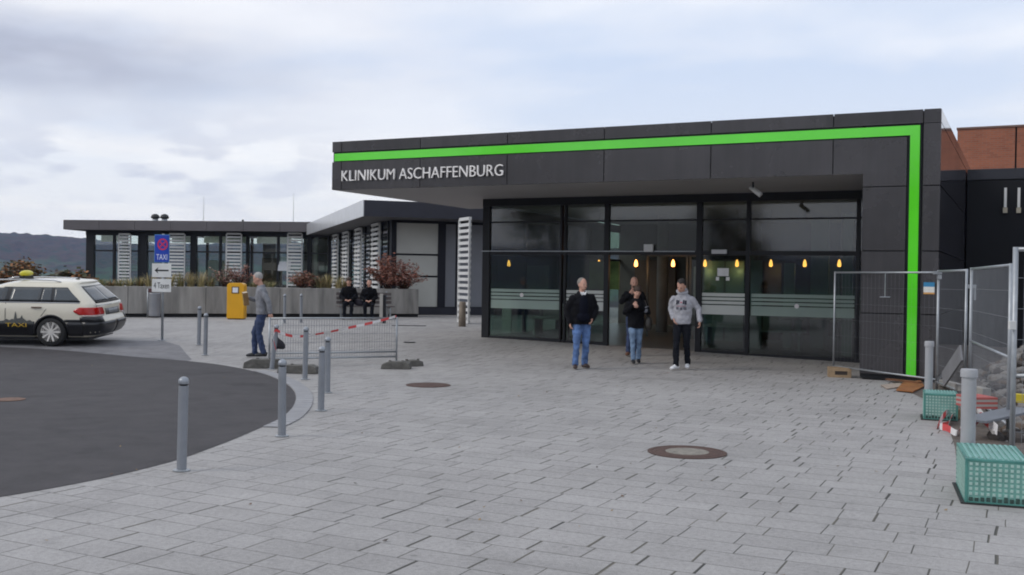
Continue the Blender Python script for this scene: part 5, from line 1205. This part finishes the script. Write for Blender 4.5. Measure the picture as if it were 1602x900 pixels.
plank(gnd(1474, 604) + V(0, 0, .06), at(1505, 607, 15.5), .10, .10, 'white_pipe', 'pale pipe lying on the ground behind the farther teal crate', mat('pale_pipe', (.34, .32, .30), .6), 'pipe')
plank(at(1528, 611, 14.2), at(1544, 615, 14.0), .13, .12, 'white_block', 'short pale block on the rubble right of the thick grey pipe', mat('pale_block', (.33, .31, .28), .8), 'block')
for k in range(3):
    pass
b = MB(); O = at(1524, 640, 12.6); 
for k in range(5): b.obox(O + V(k * .0, 0, .028 * k), V(.30, .03, 0), V(-.05, .4, .0), V(0, 0, .027), k % 2)
o = b.build('warning_boards', [mat('board_red', (.40, .10, .09), .7), mat('board_pale', (.36, .33, .31), .7)]); tag(o, 'small stack of red and white warning boards beyond the thick pipe', 'boards')
plank(at(1524, 658, 11.6), at(1602, 640, 11.9), .34, .03, 'grey_sheet', 'flat grey sheet lying across the rubble at the right edge', mat('grey_sheet', (.15, .16, .18), .5, 0, .15, 3), 'sheet')
plank(at(1584, 622, 12.5), at(1606, 624, 12.5), .14, .10, 'yellow_hose', 'yellow piece of hose on the rubble at the right edge', mat('hose_yellow', (.62, .48, .02), .5), 'hose')
plank(gnd(1524, 664) + V(0, 0, .25), gnd(1556, 694) + V(0, 0, .12), .05, .04, 'white_batten', 'thin pale batten leaning behind the nearer teal crate', mat('pale_batten', (.42, .40, .38), .7))
plank(gnd(1440, 603) + V(0, 0, .05), gnd(1388, 597) + V(0, 0, .04), .10, .03, 'timber_scrap', 'dark rusty timber scrap at the foot of the green striped pillar', mat('rusty_scrap', (.17, .075, .035), .8, 0, .3, 8))
b = MB(); Q = [gnd(*p) for p in ((1413, 601), (1440, 598), (1446, 607), (1428, 616), (1402, 613))]; zq = .018
b.add([V(p.x, p.y, zq) for p in Q] + [V(p.x, p.y, zq + .018) for p in Q], [tuple(range(4, -1, -1)), tuple(range(5, 10))] + [(k, (k + 1) % 5, 5 + (k + 1) % 5, 5 + k) for k in range(5)])
tag(fixn(b.build('plywood_sheet', mat('rust_stain', (.26, .10, .03), .8, 0, .35, 5))), 'rust orange broken plywood lying before the green striped pillar', 'plywood')
b = MB(); Q = [gnd(*p) for p in ((1378, 604), (1408, 601), (1416, 606), (1388, 610))]
b.add([V(p.x, p.y, .008) for p in Q] + [V(p.x, p.y, .022) for p in Q], [(3, 2, 1, 0), (4, 5, 6, 7)] + [(k, (k + 1) % 4, 4 + (k + 1) % 4, 4 + k) for k in range(4)])
tag(fixn(b.build('cardboard', mat('pale_card', (.36, .29, .24), .85, 0, .15, 5))), 'pale flattened cardboard beside the rusty plywood', 'cardboard')
ribbon([gnd(1466, 672) + V(0, 0, .02), gnd(1476, 663) + V(0, 0, .10), gnd(1490, 655) + V(0, 0, .12), gnd(1484, 668) + V(0, 0, .04), gnd(1470, 673) + V(0, 0, .05), gnd(1482, 678) + V(0, 0, .06), gnd(1498, 684) + V(0, 0, .05), gnd(1506, 672) + V(0, 0, .10)], .08, 'tangled_tape', 'tangle of red white tape on the ground between the teal crates', .26)
ribbon([gnd(1523, 686) + V(0, 0, .16), gnd(1533, 683) + V(0, 0, .22), gnd(1546, 689) + V(0, 0, .2), gnd(1560, 696) + V(0, 0, .16)], .12, 'tangled_tape', 'wide bright red tape loop behind the nearer teal crate', .5)
b = MB(); b.box(-.16, .16, -.1, .1, 0, .14); o = b.build('tan_stone', mat('tan_block', (.30, .21, .125), .85), bevel=.02); P = gnd(1480, 660); o.location = (P.x + .1, P.y + .25, .005); o.rotation_euler.z = .3; tag(o, 'tan stone block on the ground right of the farther teal crate', 'stone')

# ------------------------------------------------------------------ people
SKIN = lambda: mat('skin', (.52, .29, .215), .55, 0, .1, 12)
wr = bpy.data.textures.new('folds', 'CLOUDS'); wr.noise_scale = .075; wr.noise_depth = 2
def rem(o, vox, smooth=4, wrinkle=0.):
    m = o.modifiers.new('one_surface', 'REMESH'); m.mode = 'VOXEL'; m.voxel_size = vox; m.use_smooth_shade = True
    m = o.modifiers.new('soften', 'SMOOTH'); m.factor = .5; m.iterations = smooth
    if wrinkle:
        m = o.modifiers.new('folds', 'DISPLACE'); m.texture = wr; m.strength = wrinkle; m.mid_level = .5; m.texture_coords = 'GLOBAL'
    return o
def lerp_pts(pts, rad, n=4):
    P = [Vector(p) for p in pts]; out, ro = [], []
    for i in range(len(P) - 1):
        for k in range(n):
            t = k / n; out.append(P[i].lerp(P[i + 1], t)); ro.append(rad[i] + (rad[i + 1] - rad[i]) * t)
    return out + [P[-1]], ro + [rad[-1]]
def person(label, P, rz, H, pose, wear, vox=.009):
    k = H / 1.75; root = thing('person', label, 'person', (P.x, P.y, g(P.y) + .008), rz)
    J = {a: Vector(c) * k for a, c in pose['j'].items()}
    w_ = pose.get('wide', 1.0); tor = pose['torso']      # list of (x,y,z) spine points: pelvis, waist, chest, shoulder line, neck base
    T = [Vector(c) * k for c in tor]
    def limb(b, a, m, c, r, seg=12):
        p1, r1 = lerp_pts([a, a.lerp(m, .45), m, m.lerp(c, .35), c], [q * k for q in r]); b.tube(p1, r1, seg); b.ell(a, (r[0] * k,) * 3); b.ell(m, (r[2] * k,) * 3); b.ell(c, (r[4] * k,) * 3)
    piv = T[-1] + Vector((0, 0, .02)) * k; yaw, pit, rol = pose.get('head', (0, 0, 0))
    RH = Matrix.Rotation(yaw, 3, 'Z') @ Matrix.Rotation(rol, 3, 'Y') @ Matrix.Rotation(pit, 3, 'X')
    hp = lambda x, y, z: piv + RH @ (Vector((x, y, z)) * k)
    def hell(b, c, r, m=None): b.ell(hp(*c), tuple(q * k for q in r), 16, 11, RH, m)
    b = MB()
    # head: skull, face, jaw, nose, ears, brow, neck
    hell(b, (0, .012, .165), (.079, .096, .10)); hell(b, (0, -.018, .115), (.069, .074, .085)); hell(b, (0, -.042, .065), (.052, .048, .038)); hell(b, (0, -.092, .115), (.013, .022, .026)); hell(b, (0, -.068, .155), (.055, .024, .018))
    for s_ in (-1, 1): hell(b, (s_ * .076, .012, .118), (.012, .022, .034)); hell(b, (s_ * .034, -.066, .105), (.024, .02, .024))
    hell(b, (0, -.083, .076), (.024, .012, .012))
    b.tube([piv + Vector((0, .012, -.09)) * k, piv + Vector((0, .01, 0)) * k, hp(0, .01, .09)], [.062 * k, .055 * k, .054 * k], 12)
    # trunk and limbs under the clothes
    b.tube(T, [(.085 * k, .12 * k), (.08 * k, .115 * k), (.09 * k, .135 * k), (.07 * k, .13 * k), (.05 * k, .055 * k)], 14)
    for s_ in 'LR':
        limb(b, J['hip' + s_], J['knee' + s_], J['ank' + s_], (.07, .062, .045, .042, .03)); limb(b, J['sho' + s_], J['elb' + s_], J['wri' + s_], (.042, .038, .033, .033, .025))
        # hand: palm, four fingers, thumb
        fw = (Vector(pose.get('hand' + s_, (J['wri' + s_] - J['elb' + s_]))) ).normalized(); ref = Vector(pose.get('palm' + s_, (1 if s_ == 'R' else -1, 0, 0))); sd_ = fw.cross(ref).normalized(); pn = sd_.cross(fw).normalized()   # pn: palm faces this way
        wv = J['wri' + s_]; c0 = wv + fw * .052 * k; M3 = Matrix((sd_, pn, fw)).transposed(); b.ell(c0, (.040 * k, .016 * k, .055 * k), 12, 9, M3)
        cu = pose.get('curl' + s_, .5)
        for i, (o_, L) in enumerate(((-.029, .066), (-.010, .076), (.010, .072), (.029, .056))):
            p0 = wv + fw * .088 * k + sd_ * o_ * k; d1 = (fw * math.cos(cu * .6) + pn * math.sin(cu * .6)); d2 = (fw * math.cos(cu * 1.6) + pn * math.sin(cu * 1.6))
            p1 = p0 + d1 * L * .5 * k; p2 = p1 + d2 * L * .55 * k; b.tube([p0 - fw * .02 * k, p0, p1, p2], [.0105 * k, .0105 * k, .010 * k, .0085 * k], 7)
        tsd = 1 if pose.get('thumb' + s_, 1) > 0 else -1
        t0 = wv + fw * .03 * k - sd_ * .030 * k * tsd; t1 = t0 + (fw * .75 - sd_ * .6 * tsd + pn * .35).normalized() * .038 * k; t2 = t1 + (fw * .9 - sd_ * .1 * tsd + pn * .5).normalized() * .032 * k
        b.tube([t0, t1, t2], [.014 * k, .0125 * k, .010 * k], 7)
    rem(b.build('body', SKIN(), root), vox, 2)
    # eyes and brows
    for s_ in (-1, 1):
        e = MB(); hell(e, (s_ * .030, -.078, .128), (.011, .008, .006)); e.build('eye', mat('eye_dark', (.03, .022, .018), .3), root, True)
    e = MB(); [hell(e, (s_ * .031, -.084, .147), (.018, .007, .004)) for s_ in (-1, 1)]; e.build('eyebrows', wear['hair'][0], root, True)
    e = MB(); hell(e, (0, -.091, .079), (.020, .006, .005)); e.build('mouth', mat('lips', (.22, .085, .075), .5), root, True)
    # hair
    hm, style = wear['hair']; h = MB()
    if style == 'bald': hell(h, (0, .036, .150), (.083, .083, .078))
    elif style == 'short': hell(h, (0, .030, .182), (.084, .095, .092))
    elif style == 'full': hell(h, (0, .034, .184), (.087, .098, .099)); hell(h, (.015, -.045, .245), (.05, .035, .024)); 
    elif style == 'long': hell(h, (0, .020, .186), (.093, .106, .104)); hell(h, (0, .055, .08), (.090, .06, .09))
    rem(h.build('hair', hm, root), .008, 1, .006)
    # trousers
    tm, tw = wear['trousers']; t_ = MB()
    for s_ in 'LR': limb(t_, J['hip' + s_], J['knee' + s_], J['ank' + s_] + Vector((0, .0, .015)) * k, tuple(q * tw for q in (.088, .082, .062, .060, .056)))
    pc = (J['hipL'] + J['hipR']) / 2
    t_.tube([pc + Vector((0, 0, -.04)) * k, pc + Vector((0, .01, .03)) * k, T[1] * .8 + pc * .2], [(.088 * k, .13 * k), (.105 * k, .152 * k), (.10 * k, .145 * k)], 14)
    rem(t_.build('trousers', tm, root), .012, 3, .036)
    # upper garment
    jm, jw, hem, extra = wear['top']; j_ = MB()
    drop = Vector((0, 0, -hem)) * k; R_ = [(.118, .168), (.122, .170), (.128, .182), (.100, .165), (.060, .066)]
    pts = [T[0] + drop] + T; rr = [R_[0]] + R_
    if pose.get('seated'): pts = T; rr = R_
    j_.tube(pts, [(a * k * jw, c * k * w_ * jw) for a, c in rr], 16)
    for s_ in 'LR': limb(j_, J['sho' + s_], J['elb' + s_], J['wri' + s_] - (J['wri' + s_] - J['elb' + s_]).normalized() * .01, tuple(q * jw * pose.get('sleeve', 1.) for q in (.066, .064, .056, .054, .045)))
    if extra == 'hood': j_.tube([piv + Vector((.088 * math.cos(a), .03 + .082 * math.sin(a), .012 + .03 * math.sin(a))) * k for a in [2 * math.pi * q / 14 for q in range(15)]], .034 * k, 8); j_.ell(piv + Vector((0, .10, .0)) * k, (.10 * k, .055 * k, .085 * k))
    if extra in ('collar', 'jacket'): j_.tube([piv + Vector((.066 * math.cos(a), .014 + .066 * math.sin(a), -.008 - .02 * (math.sin(a) < -.3))) * k for a in [2 * math.pi * q / 14 for q in range(15)]], .022 * k, 8)
    rem(j_.build(wear.get('topname', 'jacket'), jm, root), .012, 3, .036)
    # shoes
    sm_ = wear['shoes']
    for s_ in 'LR':
        a = J['ank' + s_]; dv = Vector(pose.get('toe' + s_, (0, -1, 0))); dv.z = 0; dv.normalize(); s2 = MB(); hgt = a.z - .08 * k
        p = [a + dv * q * k + Vector((0, 0, z * k - .08 * k)) for q, z in ((-.075, .045), (-.05, .052), (0, .055), (.07, .044), (.14, .034), (.175, .026))]
        s2.tube(p, [(.030 * k, .022 * k) if False else (.035 * k, .045 * k), (.042 * k, .05 * k), (.040 * k, .052 * k), (.044 * k, .042 * k), (.044 * k, .032 * k), (.026 * k, .02 * k)], 12)
        s2.v = [(x, y, max(z, hgt + .004)) for x, y, z in s2.v]
        s2.tube([a + Vector((0, 0, -.03)) * k, a + Vector((0, 0, .04)) * k], .046 * k, 10)
        rem(s2.build('shoe', sm_, root), .008, 2)
    return root, k, T, J, hp
def stand_pose(**kw):
    j = dict(hipL=(.085, 0, .90), hipR=(-.085, 0, .90), kneeL=(.095, -.015, .49), kneeR=(-.095, -.015, .49), ankL=(.10, .0, .085), ankR=(-.10, 0, .085),
             shoL=(.172, .0, 1.365), shoR=(-.172, .0, 1.365), elbL=(.235, .03, 1.14), elbR=(-.235, .03, 1.14), wriL=(.235, -.05, .90), wriR=(-.235, -.05, .90))
    j.update(kw.pop('j', {})); p = dict(j=j, torso=[(0, 0, .92), (0, 0, 1.08), (0, -.005, 1.27), (0, .005, 1.385), (0, .01, 1.475)]); p.update(kw); return p
jean = mat('blue_jeans', (.085, .155, .33), .85, 0, .45, 5, .003, 300); jean2 = mat('pale_jeans', (.15, .225, .34), .85, 0, .35, 6, .003, 300); navyj = mat('navy_jeans', (.028, .045, .105), .85, 0, .25, 7); blackj = mat('black_jeans', (.008, .009, .013), .85, 0, .25, 7, spec=.15)
blk = mat('black_jacket', (.0055, .0055, .0075), .8, 0, .25, 7, spec=.15); blk2 = mat('black_coat', (.006, .006, .0075), .85, 0, .25, 7, spec=.12); grym = mat('grey_marl_hoodie', (.34, .34, .37), .9, 0, .12, 22, .003, 200); grys = mat('grey_sweater', (.22, .225, .245), .9, 0, .14, 18, .003, 200)
hgrey = mat('hair_grey', (.22, .20, .18), .8, 0, .3, 40); hblack = mat('hair_black', (.012, .010, .009), .6, 0, .3, 40); hbrown = mat('hair_dark_brown', (.045, .025, .016), .7, 0, .3, 40); hsilver = mat('hair_silver', (.36, .345, .33), .8, 0, .25, 40)
brown_sh = mat('brown_shoes', (.045, .025, .018), .5); wsh = mat('white_sneakers', (.72, .72, .73), .5, 0, .06, 9); dsh = mat('dark_shoes', (.014, .014, .016), .5); tsh = mat('tan_shoes', (.16, .075, .045), .6)

P = gnd(909, 577)
r, k, T, J, hp = person('heavy set man in open dark jacket, white collar and blue jeans', P, .20, 1.75,
    stand_pose(wide=1.20, sleeve=1.12, head=(.45, .02, .05), j=dict(ankR=(-.15, -.12, .085), kneeR=(-.125, -.10, .49), ankL=(.085, .06, .085), kneeL=(.085, -.02, .49), shoL=(.19, .02, 1.365), shoR=(-.19, -.02, 1.345), elbR=(-.285, .05, 1.14), wriR=(-.25, -.03, .90), elbL=(.30, .07, 1.15), wriL=(.20, -.06, .97)), toeR=(-.25, -1, 0), toeL=(.25, -1, 0), handR=(.1, -.2, -1), curlR=.7),
    dict(hair=(hgrey, 'short'), trousers=(jean, 1.10), top=(blk, 1.12, .06, 'jacket'), shoes=brown_sh))
b = MB(); b.ell(V(0, -.125, 1.22), (.10, .075, .22)); b.ell(V(0, -.115, 1.0), (.135, .085, .11)); rem(b.build('sweater', mat('dark_blue_sweater', (.006, .007, .013), .9, 0, .2, 20, spec=.1), r), .012, 3)
b = MB()
for s_ in (-1, 1): b.ell(V(s_ * .033, -.098, 1.452), (.020, .016, .055), 10, 8, Matrix.Rotation(s_ * .55, 3, 'Y'))
b.ell(V(0, -.088, 1.462), (.022, .014, .035)); rem(b.build('shirt_collar', mat('white_shirt', (.72, .72, .72), .8, 0, .04), r), .007, 2)

P = gnd(984, 557)
r, k, T, J, hp = person('bald bearded man in dark clothes half hidden behind the woman, hand raised to mouth', V(P.x + .09, P.y, P.z), .0, 1.72,
    stand_pose(head=(.05, .08, 0), wide=1.05, j=dict(elbR=(-.29, -.10, 1.20), wriR=(-.13, -.24, 1.37), elbL=(.25, -.02, 1.15), wriL=(.16, -.16, 1.05), ankR=(-.12, -.06, .085), ankL=(.06, .08, .085)), handR=(.55, -.25, .8), palmR=(0, 1, .2), curlR=.9, toeR=(-.3, -1, 0)),
    dict(hair=(hbrown, 'bald'), trousers=(navyj, 1.0), top=(blk, 1.06, .05, 'collar'), shoes=tsh))
b = MB(); b.ell(hp(0, -.055, .055), (.05, .04, .042)); rem(b.build('beard', hbrown, r), .009, 2)

P = gnd(994, 569)
r, k, T, J, hp = person('woman in black jacket and pale jeans holding her hands at her chest', P, -.02, 1.58,
    stand_pose(head=(.12, .25, .12), wide=1.02, j=dict(elbR=(-.26, -.03, 1.16), wriR=(-.10, -.25, 1.31), elbL=(.27, -.05, 1.17), wriL=(.03, -.26, 1.29), ankL=(.075, .09, .09), kneeL=(.08, -.01, .485), ankR=(-.065, -.13, .085), kneeR=(-.08, -.10, .49), shoL=(.172, .01, 1.375), shoR=(-.172, -.01, 1.35)), handR=(.5, -.1, .65), handL=(-.9, -.1, .2), palmR=(0, 1, 0), palmL=(0, 1, .3), curlR=1.0, curlL=.9, sleeve=1.05),
    dict(hair=(hbrown, 'long'), trousers=(jean2, 1.0), top=(blk, 1.10, .12, 'jacket'), shoes=dsh))
b = MB(); b.tube([J['elbL'] * .75 + J['wriL'] * .25 + V(0, -.005, 0), J['elbL'] * .5 + J['wriL'] * .5], .062 * k, 12); b.tube([J['shoL'] * .55 + J['elbL'] * .45, J['shoL'] * .45 + J['elbL'] * .55], .076 * k, 12); rem(b.build('sleeve_stripe', mat('grey_sleeve', (.20, .21, .24), .8), r), .010, 2)
hbag = thing('shoulder_bag', 'dark shoulder bag hanging at the woman in pale jeans', 'bag', (P.x + .25, P.y - .02, g(P.y) + .84))
b = MB(); b.ell((0, 0, 0), (.085, .12, .15), 14, 10); b.ell((0, 0, -.04), (.085, .125, .12), 14, 10); rem(b.build('pouch', mat('bag_dark', (.03, .026, .022), .5), hbag), .014, 2)
b = MB(); b.tube([(0, -.07, .1), (-.03, -.06, .3), (-.08, -.02, .47), (-.06, .05, .36), (0, .07, .1)], .012, 7); b.build('strap', mat('bag_dark', (.03, .026, .022), .5), hbag, True)

P = gnd(1066, 578.5)
r, k, T, J, hp = person('young man in grey hooded sweatshirt with printed chest, looking down', P, -.32, 1.78,
    stand_pose(head=(-.25, .50, .10), torso=[(0, 0, .92), (.01, 0, 1.08), (.015, -.01, 1.27), (.01, -.015, 1.385), (-.005, -.04, 1.465)], wide=1.0, j=dict(elbL=(.30, .05, 1.17), wriL=(.345, -.03, .94), elbR=(-.235, .06, 1.15), wriR=(-.16, -.05, .98), shoL=(.178, -.01, 1.35), shoR=(-.17, -.01, 1.35), ankR=(-.08, -.17, .085), kneeR=(-.085, -.13, .49), ankL=(.10, .10, .10), kneeL=(.095, -.01, .485)), handL=(.05, -.15, -1), curlL=.8, toeL=(.1, -1, 0), toeR=(-.45, -1, 0)),
    dict(hair=(hblack, 'full'), trousers=(blackj, 1.0), top=(grym, 1.03, .05, 'hood'), shoes=wsh, topname='hooded_sweatshirt'))
M_pr1 = mat('print_dark', (.02, .02, .035), .8); M_pr2 = mat('print_grey', (.10, .10, .12), .8); M_pr3 = mat('print_red', (.35, .12, .15), .8)
bpy.context.view_layer.update()
hood = [c for c in r.children if c.name.startswith('hooded_sweatshirt')][0]
dg = bpy.context.evaluated_depsgraph_get(); ev = hood.evaluated_get(dg); hm_ = bpy.data.meshes.new_from_object(ev)
from mathutils.bvhtree import BVHTree
bv = BVHTree.FromPolygons([v.co.copy() for v in hm_.vertices], [tuple(p.vertices) for p in hm_.polygons])
def chest(x, z):
    h = bv.ray_cast(V(x, -1, z), V(0, 1, 0)); return h[0] + V(0, -.003, 0) if h[0] is not None else V(x, -.15, z)
b = MB()
def patch(x0, x1, z0, z1, m, cut=0):
    n = 4; vs = [chest(x0 + (x1 - x0) * i / n, z0 + (z1 - z0) * q / n) for q in range(n + 1) for i in range(n + 1)]; o2 = len(vs); vs += [v + V(0, -.002, 0) for v in vs]
    b.add(vs, [(q * 5 + i, q * 5 + i + 1, q * 5 + i + 6, q * 5 + i + 5) for q in range(n) for i in range(n)] + [(o2 + q * 5 + i, o2 + q * 5 + i + 5, o2 + q * 5 + i + 6, o2 + q * 5 + i + 1) for q in range(n) for i in range(n)], m)
patch(-.105, -.075, 1.27, 1.36, 0); patch(-.07, -.04, 1.285, 1.35, 0); patch(.03, .06, 1.28, 1.36, 0); patch(.065, .10, 1.27, 1.35, 0); patch(-.025, .018, 1.30, 1.325, 2)
patch(-.105, -.05, 1.17, 1.22, 1); patch(-.03, .02, 1.165, 1.215, 1); patch(.04, .10, 1.165, 1.22, 1); patch(-.09, .09, 1.235, 1.245, 2)
b.build('chest_print', [M_pr1, M_pr2, M_pr3], r)

P = gnd(408, 560)
r, k, T, J, hp = person('grey haired man in grey sweater and navy jeans walking left in profile', P, -1.42, 1.76,
    stand_pose(head=(-.05, .38, 0), torso=[(0, .02, .92), (0, .02, 1.08), (0, .0, 1.27), (0, -.005, 1.385), (0, -.03, 1.465)], wide=1.08, j=dict(ankR=(-.09, -.13, .085), kneeR=(-.09, -.14, .50), ankL=(.09, .06, .10), kneeL=(.09, -.04, .49), elbR=(-.24, .03, 1.15), wriR=(-.15, -.24, 1.20), elbL=(.24, .15, 1.17), wriL=(.23, .20, .93), hipL=(.085, .02, .90), hipR=(-.085, .02, .90)), handR=(.2, -1, .1), palmR=(1, 0, 0), curlR=.8, curlL=.8),
    dict(hair=(hsilver, 'short'), trousers=(navyj, 1.04), top=(grys, 1.06, .03, 'collar'), shoes=dsh, topname='sweater'))
M3 = Matrix.Rotation(-1.42, 3, 'Z'); hpz = P + M3 @ (V(-.10, -.33, 1.21) * k)
b = MB(); b.box(-.09, .09, -.05, .05, -.14, .12); b.box(-.085, .085, -.046, .046, .1205, .125, 1); b.box(-.03, .03, -.0525, -.051, -.1, .09, 2)
o = b.build('brown_packet', [mat('packet_brown', (.22, .13, .05), .7, 0, .2, 9), mat('packet_pale', (.5, .42, .3), .7), mat('packet_yellow', (.5, .34, .06), .6)], bevel=.012); o.location = hpz + V(0, 0, .01); o.rotation_euler = (.15, .12, -1.2); tag(o, 'brown paper packet held by the walking man', 'packet')

def sit_pose(**kw):
    j = dict(hipL=(.09, .12, .50), hipR=(-.09, .12, .50), kneeL=(.12, -.30, .50), kneeR=(-.12, -.30, .50), ankL=(.11, -.30, .085), ankR=(-.11, -.30, .085), shoL=(.172, .10, .965), shoR=(-.172, .10, .965), elbL=(.25, .04, .74), elbR=(-.25, .04, .74), wriL=(.10, -.17, .64), wriR=(-.10, -.17, .64))
    j.update(kw.pop('j', {})); p = dict(seated=True, j=j, torso=[(0, .12, .52), (0, .13, .68), (0, .11, .88), (0, .10, .985), (0, .09, 1.07)], curlL=.9, curlR=.9, handL=(-.7, -.6, -.2), handR=(.7, -.6, -.2), palmL=(0, 0, -1), palmR=(0, 0, -1)); p.update(kw); return p
for px, lab, hair, yw, hh in ((545, 'person with brown hair in black coat sitting left on the bench', (hbrown, 'long'), -.1, 1.80), (577, 'person with short black hair in black jacket sitting right on the bench', (hblack, 'full'), .05, 1.76)):
    Q = at(px, 500, 34.75); Q.z = g(Q.y)
    person(lab, V(Q.x, Q.y - .02, Q.z), .1, hh, sit_pose(head=(yw, .1, 0), wide=1.15), dict(hair=hair, trousers=(blackj, 1.05), top=(blk2, 1.12, 0, 'jacket'), shoes=dsh), .011)
Q = at(561, 489, 34.9); b = MB(); b.ell((0, 0, 0), (.17, .1, .11), 12, 8); b.ell((.05, 0, -.03), (.14, .11, .09), 12, 8); b.tube([(-.12, 0, .06), (-.06, 0, .19), (.04, 0, .19), (.1, 0, .06)], .014, 7)
o = rem(b.build('handbag', mat('bag_plum', (.03, .022, .035), .6)), .016, 2); o.location = (Q.x, Q.y, .28 + .56); tag(o, 'dark handbag on the bench between the two seated people', 'bag')

# ------------------------------------------------------------------ beside and behind the photographer: unseen trees and block added for reflections in the glazing
for i, (x, y, h, rd, lab) in enumerate(((-44, 4, 10, 3.6, 'tall russet tree added for reflections beyond the road, left of the photographer'), (-37, -6, 12, 4.0, 'big green tree added for reflections beyond the road, left of the photographer'), (-29, -15, 8, 3.2, 'golden tree added for reflections behind the photographer on the left'), (-19, -24, 11, 4.0, 'dark tree added for reflections behind the photographer nearest the middle'), (-6, -30, 9, 3.4, 'russet green tree added for reflections straight behind the photographer'))):
    tree(V(x, y, -.1), h, rd, [[L1, L4], [L3, R4], [L2, L3], [L3, L4], [L4, R4]][i], lab, 10000, 'unseen trees added for reflections')
of = thing('reflection_building', 'long pale building with window strips, added unseen behind the photographer for reflections', 'building', (-42, -28, 0), R(48))  # out-of-view block, put in only to be mirrored
b = MB(); b.box(-18, 26, 0, 8, -.1, 5.6); b.build('wall', mat('pale_render', (.55, .53, .49), .8), of)
for k in range(9):
    for z0 in (.9, 3.5):
        b = MB(); b.box(-17 + k * 4.8, -13.4 + k * 4.8, 8.005, 8.06, z0, z0 + 1.5); b.build('window', mat('reflection_window', (.03, .035, .04), .1), of)
